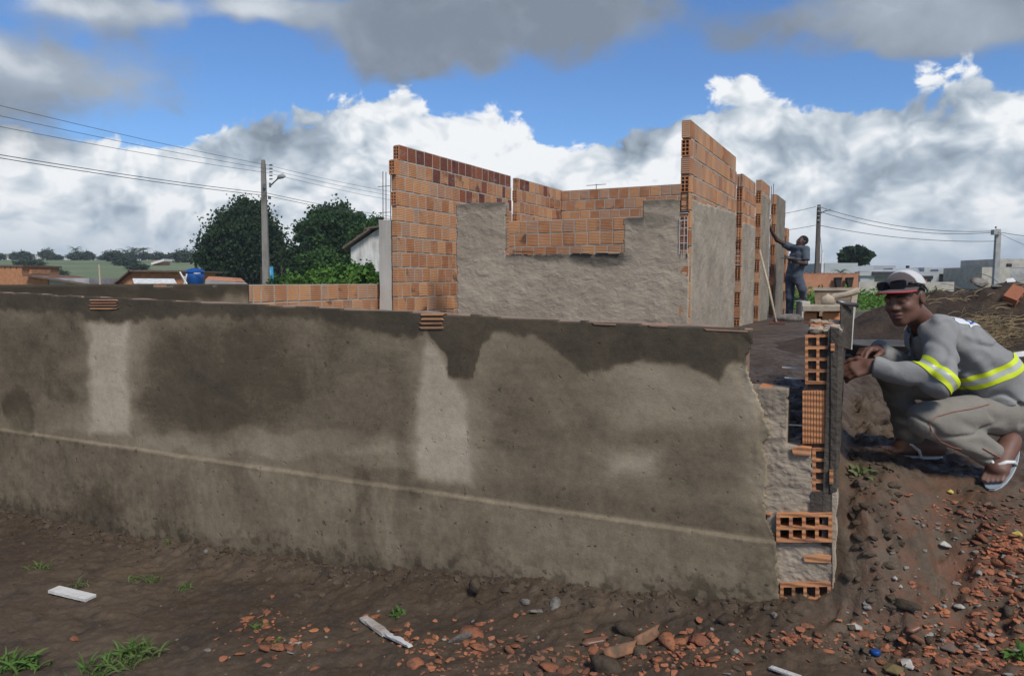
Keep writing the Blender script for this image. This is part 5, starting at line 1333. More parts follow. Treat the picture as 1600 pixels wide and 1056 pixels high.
tuft(1590, 1025, 30, 26, 30, 'green weed at the lower right corner', 14, 'small_plant', True)
# ------------------------------------------------------------------ dirt mound with straw at right
def mound_h(X, Y):
    r = np.sqrt(((X-5.6)/2.9)**2+((Y-7.4)/2.1)**2); r2 = np.sqrt(((X-4.6)/1.5)**2+((Y-7.9)/1.2)**2)
    h = .60*sstep(1.15, .15, r)+.16*sstep(1.1, .1, r2)
    return h*(1+.25*fbm(X*1.4, Y*1.4, oct=3, seed=90))+h*(.10*fbm(X*5, Y*5, oct=4, seed=91, gain=.6)+.05*np.abs(fbm(X*14, Y*14, oct=3, seed=92)))
def mound():
    xs = np.arange(2.4, 9.2, .035); ys = np.arange(5.0, 10.0, .035); X, Y = np.meshgrid(xs, ys)
    Z = ground_h(X, Y, False)+mound_h(X, Y)-.04
    I = np.arange(X.size).reshape(X.shape); F = np.stack([I[:-1, :-1], I[:-1, 1:], I[1:, 1:], I[1:, :-1]], -1).reshape(-1, 4)
    M['soil'] = plain('mound_soil', (0.062, 0.042, 0.028), (0.034, 0.024, 0.017), 3.5, .95, .9, 22, .03)
    tag(obj('dirt_mound', npmesh('dirt_mound', np.stack([X, Y, Z], -1).reshape(-1, 3), F, M['soil'], True)), kind='structure')
    g = np.random.default_rng(31); V = []; F = []
    def zz(x, y): return float(Z[min(max(int((y-5.0)/.035+.5), 0), len(ys)-1), min(max(int((x-2.4)/.035+.5), 0), len(xs)-1)])
    for k in range(760):
        if k < 560: px, py, Yd = g.normal(1540, 26), 0, g.normal(6.55, .16)
        else: px, py, Yd = g.uniform(1400, 1640), 0, g.uniform(5.4, 8.6)
        x = (px-CX)/FPX*Yd; z = zz(x, Yd); p = Vector((x, Yd, z+.01))
        a = g.uniform(0, 6.28); d = Vector((math.cos(a), math.sin(a)*.6-.3, g.uniform(-.1, .5))).normalized(); L = g.uniform(.08, .26); s = Vector((0, 0, 1)).cross(d).normalized()*.0022
        i0 = len(V); cur = d
        for q in range(5):
            V += [p-s, p+s, p+Vector((0, -.003, .006))]; p = p+cur*L/4; cur = (cur+Vector((g.normal()*.12, g.normal()*.1, -.16))).normalized()
            p.z = max(p.z, zz(p.x, p.y)+.005)
        for q in range(4):
            for (a_, b_) in ((0, 1), (1, 2), (2, 0)): F.append((i0+q*3+a_, i0+q*3+b_, i0+q*3+3+b_, i0+q*3+3+a_))
    tag(obj('straw', meshdata('straw', V, F, M['dry'])), 'dry yellow straw and stalks lying on the dirt mound', 'straw', kind='stuff')
    def mp(px, Yd): x = (px-CX)/FPX*Yd; return Vector((x, Yd, zz(x, Yd)))
    # broken hollow brick, slab, paper, lump on the mound
    def on_mound(px, py):
        r = ray(px, py); T = np.arange(5.0, 10, .01)/r.y; X, Y_, Zr = r.x*T, r.y*T, CAMZ+r.z*T
        q = Zr < ground_h(X, Y_, False)+mound_h(X, Y_)-.04; i = int(np.argmax(q)) if q.any() else 300
        return Vector((X[i], Y_[i], Zr[i]))
    p = on_mound(1585, 470); mb = hole_brick(Vector((-.1, -.05, -.06)), Vector((.19, 0, 0)), Vector((0, 0, .13)), Vector((0, .12, 0)), 2, 2, .3, .8)
    o = raw(mb, 'hollow_brick', M['shard']); o.location = p+UP*.03; o.rotation_euler = (.5, -.6, .5); tag(o, 'broken red hollow brick lying on the dirt mound', 'brick')
    p = on_mound(1530, 448); o = bpy.data.objects.new('stone_slab', CB[1]); C.objects.link(o); o.location = p+UP*.03; o.scale = (.26, .2, .3); o.rotation_euler = (.7, .2, .3); tag(o, 'pale rounded stone slab on the crest of the dirt mound', 'stone')
    p = on_mound(1558, 450); o = bpy.data.objects.new('cement_lump', CB[2]); C.objects.link(o); o.location = p+UP*.02; o.scale = (.09, .08, .09); tag(o, 'small pale lump right of the slab on the mound', 'stone')
    for (px, py, sx, lab) in ((1582, 443, .11, 'white paper scrap on the top of the mound near the right edge'), (1598, 560, .12, 'white plastic piece half buried at the right edge of the mound')):
        p = on_mound(px, py); m = MB(); m.prism([p+Vector((-sx/2, 0, .01)), p+Vector((sx/2, .03, .015)), p+Vector((sx*.4, .06, .05)), p+Vector((-sx*.3, .05, .04))], UP*.006); tag(m.build('paper_scrap', M['white_paint']), lab, 'litter')
    for k in range(2):
        pass
mound()
# ------------------------------------------------------------------ things on and around the side wall
def sw(px, py, s): # point on the pixel ray at a distance s back along the wall
    r = ray(px, py); o = Vector((0, 0, CAMZ)); p0 = FC+FB*(.03+s*FB.dot(SVB)); return o+r*((p0-o).dot(FB)/r.dot(FB))
ax, ay = FL*-1, SVB
def obox(c, a, b, h, name, mat, parent=None, bevel=.003, tilt=0.0):
    Mx = Matrix((a.normalized(), UP.cross(a.normalized()), UP)).transposed() @ Matrix.Rotation(tilt, 3, 'Y')
    return MB().box(c, (a.length, b, h), Mx, .002).build(name, M[mat], parent, bevel=bevel)
zt = SIDE_TOP+.012
pA = sw(1284, 498, .55)
for (x0, x1, lab) in ((1256, 1277, 'orange brick propping the left end of the plank on the side wall'), (1285, 1312, 'orange brick propping the right end of the plank on the side wall')):
    a, b_ = sw(x0, 500, .5), sw(x1, 500, .5); zz1 = sw(x0, 488, .5).z
    c = (a+b_)/2+SVB*.09; c.z = (zt+zz1)/2; 
    tag(obox(c, (b_-a), .17, zz1-zt, 'prop_brick', 'brick_hole'), lab, 'brick')
a, b_ = sw(1254, 487, .46), sw(1316, 487, .46); zz0, zz2 = sw(1284, 487.5, .46).z, sw(1284, 478, .46).z
c = (a+b_)/2+SVB*.14; c.z = (zz0+zz2)/2+.001
tag(obox(c, b_-a, .26, zz2-zz0, 'plank', 'wood_pale'), 'thick pale plank lying across two bricks on the side wall', 'plank')
PLZ = c.z+(zz2-zz0)/2
# mortar caked hand float with a round handle
fl = empty('wooden_float', sw(1300, 474, .6), 'mortar caked wooden plastering float with a round handle lying on the plank', 'float')
p0, p1 = sw(1283, 473, .60), sw(1304, 473, .60); p0.z = p1.z = PLZ+.012
m = MB(); n = 7; V = []; F = []
for i in range(n):
    f = i/(n-1); c = p0.lerp(p1, f)+SVB*.01; hh = .014+.020*math.sin(f*3.1)+random.uniform(0, .006)
    V += [c-SVB*.03+UP*-.012, c-SVB*.025+UP*hh, c+SVB*.03+UP*(hh*.9), c+SVB*.035+UP*-.012]
for i in range(n-1):
    for k in range(4): F.append((i*4+k, i*4+(k+1) % 4, (i+1)*4+(k+1) % 4, (i+1)*4+k))
F += [(0, 1, 2, 3), ((n-1)*4+3, (n-1)*4+2, (n-1)*4+1, (n-1)*4)]; m.add(V, F); m.build('blade', M['wood_pale'], fl, True)
MB().tube([sw(1296, 470, .6), sw(1304, 463, .6), sw(1322, 460.5, .6), sw(1341, 454, .6), sw(1343, 453, .6)], [.012, .015, .014, .016, .010], 10).build('handle', M['wood_pale'], fl, True)
# timber box standing behind
bx = empty('timber_form', sw(1308, 470, 1.0), 'upright pale timber board standing on the side wall behind the plank', 'board')
a, b_ = sw(1276, 470, .95), sw(1331, 470, .95); zt1 = sw(1300, 449.5, .95).z; zb = zt+.001
def up4(p, z, dx=0.0): return Vector((p.x+dx, p.y, z))
MB().prism([up4(a, zb), up4(b_, zb), up4(b_, zt1, .012), up4(a, zt1, -.014)], SVB*.02).build('board', M['wood'], bx)
MB().prism([up4(a, zt1-.014, -.016), up4(b_, zt1-.014, .016), up4(b_, zt1, .018), up4(a, zt1, -.018)], SVB*-.008).build('rail', M['wood_pale'], bx)
MB().prism([up4(b_, zb, -.012), up4(b_, zb, .016), up4(b_, zt1-.02, .03), up4(b_, zt1-.02, .002)], SVB*.12).build('return_board', M['wood_pale'], bx)
# dark mixing tub behind the crouching man
M['rubber'] = plain('dark_tub', (0.055, 0.056, 0.056), (0.09, 0.085, 0.078), 6, .6, .3, 30, .004)
tb = empty('mortar_tub', at(1372, 515, 6.3), 'dark mortar mixing tub on the ground behind the crouching person', 'tub')
c = at(1376, 514, 6.3); c.z = float(ground_h(c.x, c.y))
def rect_loft(c, lv, mat, name, par):
    V = []; F = []
    for (hx, hy, z) in lv:
        for k in range(12):
            a = 2*math.pi*k/12; cc, s_ = math.cos(a), math.sin(a); V.append(c+Vector((hx*math.copysign(abs(cc)**.5, cc), hy*math.copysign(abs(s_)**.5, s_), z)))
    for i in range(len(lv)-1):
        for k in range(12): F.append((i*12+k, i*12+(k+1) % 12, (i+1)*12+(k+1) % 12, (i+1)*12+k))
    F += [tuple(range(12))[::-1], tuple(range((len(lv)-1)*12, len(lv)*12))]; return MB().add(V, F).build(name, M[mat], par, True)
rect_loft(c, [(.20, .20, -.02), (.30, .28, .16), (.33, .31, .165), (.33, .31, .18), (.285, .265, .175), (.2, .2, .06)], 'rubber', 'basin', tb)
o = bpy.data.objects.new('mortar_fill', CB[3]); C.objects.link(o); o.parent = tb; o.matrix_parent_inverse = Matrix.Translation(-tb.location); o.location = c+UP*.07; o.scale = (.45, .4, .12)
bag = at(1340, 495, 6.0); o = bpy.data.objects.new('plastic_bag', CB[0]); C.objects.link(o); o.location = bag; o.scale = (.09, .08, .08); bag.z = float(ground_h(bag.x, bag.y))+.05; o.location = bag; tag(o, 'small crumpled pale bag beside the dark mortar tub', 'bag')
# hoe leaning on the house wall
he = empty('hoe', at(1213, 507, 11.6), 'hoe with a long pale wooden handle leaning against the house piers', 'hoe')
zg = ZIN
b0 = at(1213, 503, 12.0); b0.z = float(ground_h(b0.x, b0.y))+.04; t0 = at(1187, 392, 12.6)
MB().tube([b0, b0.lerp(t0, .5)+Vector((.01, 0, 0)), t0], [.018, .02, .018], 8).build('handle', M['wood_pale'], he, True)
MB().prism([b0+Vector((-.13, -.06, -.05)), b0+Vector((.1, -.12, -.05)), b0+Vector((.13, .06, -.02)), b0+Vector((-.08, .1, .01))], UP*.03).build('blade', M['rebar'], he)
# concrete blocks by the standing man
blk = empty('concrete_block', at(1254, 490, 14.4), 'pale concrete block under the raised foot of the standing person', 'block')
FOOTBLK = at(1255, 470, 14.4); gz = float(ground_h(FOOTBLK.x, 14.4, False))
MB().box(Vector((FOOTBLK.x, 14.4, (gz+FOOTBLK.z)/2-.01)), (.16, .3, FOOTBLK.z-gz), None, .006).build('body', M['concrete'], blk, bevel=.01)
o = bpy.data.objects.new('cement_heap', CB[4]); C.objects.link(o); q = at(1226, 500, 13.4); o.location = (q.x, 13.4, float(ground_h(q.x, 13.4, False))+.05); o.scale = (.42, .35, .30); tag(o, 'grey cement lump on the ground behind the hoe', 'cement lump')
# ------------------------------------------------------------------ people: implicit bodies meshed once
def v3(p): return np.array(p, float)
def f_cap(P, a, b, ra, rb):
    a, b = v3(a), v3(b); d = b-a; t = np.clip((P-a) @ d/max(d @ d, 1e-9), 0, 1)
    return np.linalg.norm(P-a-t[:, None]*d, axis=1)-(ra+(rb-ra)*t)
def f_ell(P, c, r, Rm=None):
    q = P-v3(c); q = q @ Rm.T if Rm is not None else q; r = np.array(r); k = np.linalg.norm(q/r, axis=1); g = np.linalg.norm(q/(r*r), axis=1)
    return k*(k-1)/np.maximum(g, 1e-6)
def smin(a, b, k):
    h = np.maximum(k-np.abs(a-b), 0)/k; return np.minimum(a, b)-h*h*k*.25
def smax(a, b, k): return -smin(-a, -b, k)
def sdf_mesh(fn, lo, hi, h):
    lo = np.array(lo, float); hi = np.array(hi, float); B = 8; nb = np.ceil((hi-lo)/(h*B)).astype(int); n = nb*B
    ax = [lo[i]+(np.arange(nb[i])*B+(B-1)/2)*h for i in range(3)]
    Cc = np.stack(np.meshgrid(*ax, indexing='ij'), -1).reshape(-1, 3); dc = fn(Cc)
    D = np.repeat(np.repeat(np.repeat(np.sign(dc).reshape(nb), B, 0), B, 1), B, 2).astype(np.float32)
    act = np.nonzero(np.abs(dc) < B*h*1.05+.012)[0]
    o = np.stack(np.meshgrid(*[np.arange(B)]*3, indexing='ij'), -1).reshape(-1, 3)
    bi = np.stack(np.unravel_index(act, nb), -1)*B
    for s in range(0, len(bi), 500):
        idx = (bi[s:s+500][:, None, :]+o[None]).reshape(-1, 3)
        D[idx[:, 0], idx[:, 1], idx[:, 2]] = fn(lo+idx*h)
    S = D < 0; c = S[:-1, :-1, :-1]
    cnt = sum(S[i:n[0]-1+i, j:n[1]-1+j, k:n[2]-1+k].astype(np.int8) for i in (0, 1) for j in (0, 1) for k in (0, 1))
    cell = np.stack(np.nonzero((cnt > 0) & (cnt < 8)), -1); ids = np.full(c.shape, -1, np.int64); ids[tuple(cell.T)] = np.arange(len(cell))
    acc = np.zeros((len(cell), 3)); num = np.zeros(len(cell))
    corner = [(i, j, k) for i in (0, 1) for j in (0, 1) for k in (0, 1)]
    for a in corner:
        for axn in range(3):
            if a[axn]: continue
            b = list(a); b[axn] = 1
            da = D[tuple((cell+np.array(a)).T)]; db = D[tuple((cell+np.array(b)).T)]; m = (da < 0) != (db < 0)
            t = np.where(m, da/np.where(m, da-db, 1), 0); p = np.repeat(np.array(a, float)[None], len(cell), 0); p[:, axn] += t
            acc[m] += p[m]; num[m] += 1
    V = lo+(cell+acc/np.maximum(num, 1)[:, None])*h
    Q = []
    for axn in range(3):
        u, v = (axn+1) % 3, (axn+2) % 3
        sl0 = [slice(1, n[i]-1) for i in range(3)]; sl0[axn] = slice(0, n[axn]-1); sl1 = list(sl0); sl1[axn] = slice(1, n[axn])
        A, Bq = S[tuple(sl0)], S[tuple(sl1)]; e = np.stack(np.nonzero(A != Bq), -1); off = np.ones(3, int); off[axn] = 0; g = e+off
        flip = A[tuple(e.T)]
        eu = np.zeros(3, int); eu[u] = 1; ev = np.zeros(3, int); ev[v] = 1
        q = np.stack([ids[tuple((g-eu-ev).T)], ids[tuple((g-ev).T)], ids[tuple(g.T)], ids[tuple((g-eu).T)]], -1)
        q[~flip] = q[~flip][:, ::-1]; Q.append(q)
    F = np.concatenate(Q); F = F[(F >= 0).all(1)]
    return V, F
def frame(f, up):
    f = Vector(f).normalized(); l = Vector(up).cross(f).normalized(); u = f.cross(l); return np.array([f, l, u])   # rows: forward, left, up
def hand_sdf(P, wrist, d, back, side, curl, sc=1.0, spread=.018):
    """d: finger direction, back: out of the back of the hand, side: towards the thumb"""
    d = Vector(d).normalized(); back = Vector(back).normalized(); side = back.cross(d).normalized()*(1 if back.cross(d).dot(Vector(side)) > 0 else -1)
    w = Vector(wrist); r = None; out = f_cap(P, w-d*.03, w+d*.02, .024*sc, .026*sc)
    for i, (ln, lat) in enumerate(((.070, 1.5), (.078, .5), (.072, -.5), (.058, -1.5))):
        k = w+d*(.085-.006*abs(i-1))*sc+side*lat*spread*sc
        out = smin(out, f_cap(P, w+d*.01+side*lat*.012*sc, k, .0135*sc, .0115*sc), .012)
        a = k; ang = curl[i]*.45; 
        for j, seg in enumerate((.45, .32, .23)):
            ang += curl[i]*(.25, .55, .45)[j]; dd = d*math.cos(ang)-back*math.sin(ang); b = a+dd*ln*seg*sc*1.05
            out = smin(out, f_cap(P, a, b, (.0098-.0008*j)*sc, (.0092-.0009*j)*sc), .004); a = b
    t0 = w+d*.02*sc+side*.018*sc; t1 = t0+(d*.55+side*.75-back*.25).normalized()*.045*sc; t2 = t1+(d*.9+side*.2-back*.4).normalized()*.032*sc; t3 = t2+(d*.9-side*.15-back*.45).normalized()*.026*sc
    for a, b, ra, rb in ((t0, t1, .015, .012), (t1, t2, .0115, .0105), (t2, t3, .0105, .0085)): out = smin(out, f_cap(P, a, b, ra*sc, rb*sc), .008)
    return out
def foot_sdf(P, ankle, heel, toe, up, sc=1.0):
    ankle, heel, toe, up = Vector(ankle), Vector(heel), Vector(toe), Vector(up).normalized(); d = (toe-heel).normalized(); s = up.cross(d).normalized()
    ball = heel.lerp(toe, .70)
    o = f_cap(P, heel+up*.03, ball+up*.024, .032, .030); o = smin(o, f_cap(P, heel+up*.028+s*.0, ball+up*.018+s*.022, .026, .022), .02); o = smin(o, f_cap(P, heel+up*.028, ball+up*.018-s*.022, .026, .022), .02)
    o = smin(o, f_cap(P, heel.lerp(ankle, .35)+up*.02, ankle+(ankle-heel).normalized()*.03, .034, .036), .03)
    for i, q in enumerate((-2, -1, 0, 1, 2)):
        a = ball+s*q*.0155+up*.015-d*.005; L = (toe-ball).length*(1.0-.10*abs(q+1.2)); o = smin(o, f_cap(P, a, a+d*L-up*.004, .012, .0095 if q > -2 else .011), .006)
    return o
def head_sdf(P, c, Fr, neck, sc=1.0):
    q = (P-v3(c)) @ Fr.T/sc
    E = lambda cc, r: f_ell(q, cc, r)
    K = lambda a, b, ra, rb: f_cap(q, a, b, ra, rb)
    o = E((-.018, 0, .035), (.096, .075, .086)); o = smin(o, E((.022, 0, -.028), (.070, .063, .084)), .03); o = smin(o, E((.028, 0, -.072), (.056, .052, .046)), .03)
    o = smin(o, K((.066, -.008, -.103), (.066, .008, -.103), .020, .020), .025)
    for s in (-1, 1):
        o = smin(o, E((.058, s*.040, -.030), (.030, .024, .022)), .02)
        o = smin(o, K((.086, s*.012, .016), (.072, s*.048, .012), .011, .012), .014)
        o = smax(o, -E((.098, s*.031, -.003), (.022, .019, .013)), .012)
        o = smin(o, E((.076, s*.031, -.003), (.0165, .018, .0135)), .004)
        o = smin(o, E((-.012, s*.079, -.006), (.021, .010, .033)), .008); o = smax(o, -E((-.006, s*.090, -.004), (.010, .006, .018)), .006)
    o = smin(o, K((.088, 0, .010), (.108, 0, -.030), .009, .0135), .012)
    for s in (-1, 1): o = smin(o, E((.098, s*.0135, -.036), (.013, .0105, .010)), .008)
    o = smin(o, E((.090, 0, -.0625), (.015, .027, .0085)), .006); o = smin(o, E((.088, 0, -.0785), (.0155, .024, .0095)), .006)
    o = smax(o, -f_cap(q, (.106, -.024, -.0705), (.106, .024, -.0705), .0022, .0022), .003)
    o = o*sc
    return smin(o, f_cap(P, v3(c)+v3(Fr.T @ np.array([-.028, 0, -.055]))*sc, neck, .056*sc, .060*sc), .03)
def skin_mat(name, c, lip):
    m, nt, b = newmat(name); n = NT(nt)
    col = n.mix(n.rng(n.noise(14, 4, .6), .3, .7), c, tuple(q*.72 for q in c)); col = n.mix(n.attr('lip').outputs['Fac'], col, lip); col = n.mix(n.attr('pale').outputs['Fac'], col, (.30, .19, .15))
    nt.links.new(col, b.inputs['Base Color']); b.inputs['Roughness'].default_value = .58; b.inputs['Specular IOR Level'].default_value = .45
    nt.links.new(n.bump(n.noise(160, 3, .6), .15, .001), b.inputs['Normal']); return m
M['skin'] = skin_mat('skin', (0.150, 0.072, 0.048), (0.115, 0.046, 0.042))
M['skin_far'] = skin_mat('skin_far', (0.070, 0.036, 0.026), (0.06, 0.03, 0.025))
def cloth(name, c, c2, scale=120, rough=.9, stain=None):
    m, nt, b = newmat(name); n = NT(nt)
    col = n.mix(n.rng(n.noise(5, 5, .6), .3, .7), c, c2); col = n.mix(n.math('MULTIPLY', n.rng(n.noise(scale*2, 2, .5), .4, .6), .25), col, tuple(q*.75 for q in c))
    if stain: col = n.mix(n.math('MULTIPLY', n.rng(n.noise(2.4, 4, .6), .5, .75), .5), col, stain)
    nt.links.new(col, b.inputs['Base Color']); b.inputs['Roughness'].default_value = rough; b.inputs['Specular IOR Level'].default_value = .15; b.inputs['Sheen Weight'].default_value = .15
    nt.links.new(n.bump(n.math('ADD', n.noise(scale*3, 2), n.math('MULTIPLY', n.noise(26, 4, .6), 2.2)), .45, .0035), b.inputs['Normal']); return m
M['jacket'] = cloth('grey_workwear', (0.265, 0.265, 0.258), (0.215, 0.215, 0.208))
M['trousers'] = cloth('grey_trousers', (0.245, 0.228, 0.195), (0.185, 0.172, 0.145), stain=(.14, .11, .08))
M['shirt'] = cloth('blue_grey_shirt', (0.085, 0.105, 0.130), (0.065, 0.080, 0.100)); M['jeans'] = cloth('dark_jeans', (0.070, 0.085, 0.115), (0.050, 0.060, 0.082), stain=(.12, .12, .12))
def bright(name, c, rough=.5):
    m, nt, b = newmat(name); n = NT(nt); nt.links.new(n.mix(n.noise(30, 3), c, tuple(q*.85 for q in c)), b.inputs['Base Color']); b.inputs['Roughness'].default_value = rough; return m
M['hiviz'] = bright('hi_vis_yellow', (0.62, 0.74, 0.02)); M['reflect'] = bright('reflective_grey', (0.45, 0.48, 0.42), .35); M['capwhite'] = cloth('cap_white', (0.62, 0.62, 0.61), (0.52, 0.52, 0.51)); M['capdark'] = cloth('cap_dark', (0.105, 0.085, 0.082), (0.085, 0.068, 0.066))
M['capred'] = bright('cap_red', (0.42, 0.05, 0.06), .8); M['lens'] = bright('dark_lens', (0.012, 0.013, 0.018), .08); M['black'] = bright('black_plastic', (0.015, 0.015, 0.016), .35); M['hair'] = cloth('black_hair', (0.014, 0.012, 0.011), (0.010, 0.009, 0.008), 300)
M['rubber_sole'] = bright('sandal_grey', (0.26, 0.30, 0.34), .6); M['strap'] = bright('sandal_white', (0.66, 0.66, 0.63), .5); M['eyewhite'] = bright('eye_white', (0.36, 0.31, 0.27), .25); M['iris'] = bright('eye_dark', (0.012, 0.008, 0.006), .12); M['blueprint'] = bright('print_blue', (0.02, 0.10, 0.42), .7); M['printwhite'] = bright('print_white', (0.66, 0.68, 0.70), .7); M['piping'] = bright('orange_piping', (0.34, 0.13, 0.085), .9)
def smesh(name, V, F, mat, parent, attrs=None, smooth_it=2):
    # light Laplacian smoothing of the grid facets
    if smooth_it:
        E = np.concatenate([F[:, [0, 1]], F[:, [1, 2]], F[:, [2, 3]], F[:, [3, 0]]])
        for it in range(smooth_it):
            acc = np.zeros_like(V); cnt = np.zeros(len(V)); np.add.at(acc, E[:, 0], V[E[:, 1]]); np.add.at(cnt, E[:, 0], 1); np.add.at(acc, E[:, 1], V[E[:, 0]]); np.add.at(cnt, E[:, 1], 1)
            V = V+.5*(acc/np.maximum(cnt, 1)[:, None]-V)
    return obj(name, npmesh(name, V, F, mat, True, attrs), parent), V
def bbox(fnlist, pad): pass
# ---------------- the crouching person
def crouching():
    P_ = lambda px, py, Y: at(px, py, Y)
    hc = P_(1413, 466, 3.10); HS = .88; Fr = frame((-.79, -.56, -.15), (-.10, .06, 1)); neck = P_(1452, 514, 3.17)
    shL, elL, wrL = P_(1470, 519, 3.03), P_(1468, 596, 2.90), P_(1366, 571, 3.03)
    shR, elR, wrR = P_(1446, 524, 3.34), P_(1432, 588, 3.36), P_(1371, 548, 3.17)
    ch, mid, pel = P_(1482, 538, 3.18), P_(1524, 579, 3.19), P_(1552, 626, 3.19)
    hpL, knL, anL = P_(1550, 645, 3.09), P_(1446, 655, 2.98), P_(1563, 716, 3.03)
    hpR, knR, anR = P_(1548, 632, 3.29), P_(1396, 586, 3.32), P_(1424, 690, 3.36)
    heL, toL = P_(1583, 694, 3.06), P_(1549, 757, 2.95)
    heR, toR = P_(1466, 710, 3.37), P_(1380, 706, 3.33)
    lat = Vector((0, 1, 0))
    T = empty('person', Vector((1.95, 3.15, .42)), 'crouching person in grey work clothes with yellow bands and a cap beside the wall', 'person')
    dL = (P_(1335, 577, 3.05)-wrL); dR = (P_(1335, 546, 3.10)-wrR)
    def body(P):
        o = head_sdf(P, hc, Fr, neck, HS)
        t = f_cap(P, ch-lat*.08, pel-lat*.06, .085, .085); t = smin(t, f_cap(P, ch+lat*.08, pel+lat*.06, .085, .085), .06); t = smin(t, f_cap(P, neck, ch, .055, .07), .06)
        for (a, b, c) in ((shL, elL, wrL), (shR, elR, wrR)):
            t = smin(t, f_cap(P, a, b, .046, .038), .03); t = smin(t, f_cap(P, b, c, .038, .027), .02)
        for (a, b, c) in ((hpL, knL, anL), (hpR, knR, anR)):
            t = smin(t, f_cap(P, a, b, .075, .05), .04); t = smin(t, f_cap(P, b, c, .048, .034), .03)
        o = smin(o, t, .03)
        o = smin(o, hand_sdf(P, wrL, dL, (.1, -.75, .6), (0, .3, 1), (.9, 1.0, 1.05, 1.1)), .012)
        o = smin(o, hand_sdf(P, wrR, dR, (.0, .2, .95), (0, -1, .0), (.8, .9, .95, 1.0)), .012)
        upL = (heL-toL).cross(Vector((0, 1, 0))); upL = upL if upL.z > 0 else -upL
        o = smin(o, foot_sdf(P, anL, heL, toL, Vector((-.55, -.45, .65))), .02); o = smin(o, foot_sdf(P, anR, heR, toR, (0, 0, 1)), .02)
        return o
    V, F = sdf_mesh(body, (1.32, 2.76, .30), (2.22, 3.55, 1.30), .0046)
    ql = (V-v3(hc)) @ Fr.T/HS
    lip = sstep(1.2, .8, np.sqrt(((ql[:, 0]-.096)/.02)**2+(ql[:, 1]/.027)**2+((ql[:, 2]+.071)/.019)**2))
    pale = np.clip(sstep(.02, -.02, V[:, 2]-float(toL.z)-.03)*.5*(V[:, 1] < 3.1), 0, 1)
    o, _ = smesh('body', V, F, M['skin'], T, {'lip': lip, 'pale': pale}, 1)
    def hl(x, y, z): return Vector(v3(hc)+Fr.T @ np.array([x, y, z])*HS)
    Hf, Hl, Hu = Vector(Fr[0]), Vector(Fr[1]), Vector(Fr[2])
    # eyes
    for s in (-1, 1):
        m = MB(); c = hl(.0765, s*.031, -.003); n = 10
        def ball(c, r, k=8):
            V = []; F = []
            for i in range(k+1):
                th = math.pi*i/k
                for j in range(2*k): ph = math.pi*j/k; V.append(c+Hf*r*math.cos(th)+Hl*r*math.sin(th)*math.cos(ph)+Hu*r*math.sin(th)*math.sin(ph))
            for i in range(k):
                for j in range(2*k): F.append((i*2*k+j, i*2*k+(j+1) % (2*k), (i+1)*2*k+(j+1) % (2*k), (i+1)*2*k+j))
            return V, F
        e = MB().add(*ball(c, .0145*HS)).build('eye', M['eyewhite'], T, True)
        MB().add(*ball(c+Hf*.0085*HS-Hl*.002, .0066*HS, 6)).build('iris', M['iris'], e, True)
        # brow
        MB().tube([hl(.098, s*.014, .017), hl(.093, s*.032, .022), hl(.078, s*.049, .017)], [.003, .0042, .002], 6).build('eyebrow', M['hair'], T, True)
    # short hair under the cap
    hq = lambda P: (P-v3(hc)) @ Fr.T/HS
    hs = lambda P: smax(f_ell(hq(P), (-.020, 0, .034), (.099, .0785, .089)), (hq(P)[:, 0]*.75-hq(P)[:, 2]*.55-.022), .006)*HS
    V, F = sdf_mesh(hs, tuple(v3(hc)-.15), tuple(v3(hc)+.15), .005); smesh('hair', V, F, M['hair'], T, None, 1)
    # cap: dark front, white back, brim with a red edge
    def capfn(lo_, hi_):
        def fn(P):
            q = (P-v3(hc)) @ Fr.T/HS; d = f_ell(q, (-.012, 0, .046), (.111, .088, .088)); d = smax(d, .054-q[:, 2]-.10*np.maximum(0, -q[:, 0]-.02), .003)
            return smax(smax(d, lo_-q[:, 0], .002), q[:, 0]-hi_, .002)*HS
        return fn
    cap = None
    V, F = sdf_mesh(capfn(.018, 1), tuple(v3(hc)-.16), tuple(v3(hc)+.19), .0045); cap, _ = smesh('cap', V, F, M['capdark'], T, None, 1)
    V, F = sdf_mesh(capfn(-1, .0185), tuple(v3(hc)-.16), tuple(v3(hc)+.19), .0045); smesh('back_panel', V, F, M['capwhite'], cap, None, 1)
    V = []; F = []; nu, nv = 17, 6; edge = []
    for i in range(nu):
        a = R(-78+156*i/(nu-1)); 
        for j in range(nv):
            f = j/(nv-1); x0, y0 = -.012+.108*math.cos(a), .087*math.sin(a); ext = .078*math.cos(a)**.55 if math.cos(a) > 0 else 0
            x = x0+ext*f; y = y0*(1-.02*f); z = .060-.020*(y/.087)**2*(.35+.65*f)-.004*f; p = hl(x, y, z); V.append(p)
            if j == nv-1: edge.append(p)
    nV = len(V); V += [p-Hu*.004 for p in V]
    for i in range(nu-1):
        for j in range(nv-1):
            k = i*nv+j; F.append((k, k+1, k+nv+1, k+nv)); F.append((nV+k, nV+k+nv, nV+k+nv+1, nV+k+1))
    for i in range(nu-1): k = i*nv+nv-1; F.append((k, nV+k, nV+k+nv, k+nv))
    br = MB().add(V, F).build('brim', M['capdark'], cap, True); MB().tube([p-Hu*.002 for p in edge], .0042, 6).build('brim_edge', M['capred'], cap, True)
    q0 = [hl(.098, -.002+.012*k, .066) for k in (-1, 0, 1)]; MB().box(hl(.095, .022, .088), (.012, .022, .014), Matrix((Hf, Hl, Hu)).transposed()).build('badge', M['capred'], cap)
    # sunglasses pushed up on the cap
    sg = MB(); Mx = Matrix((Hf, Hl, Hu)).transposed()
    gl = None
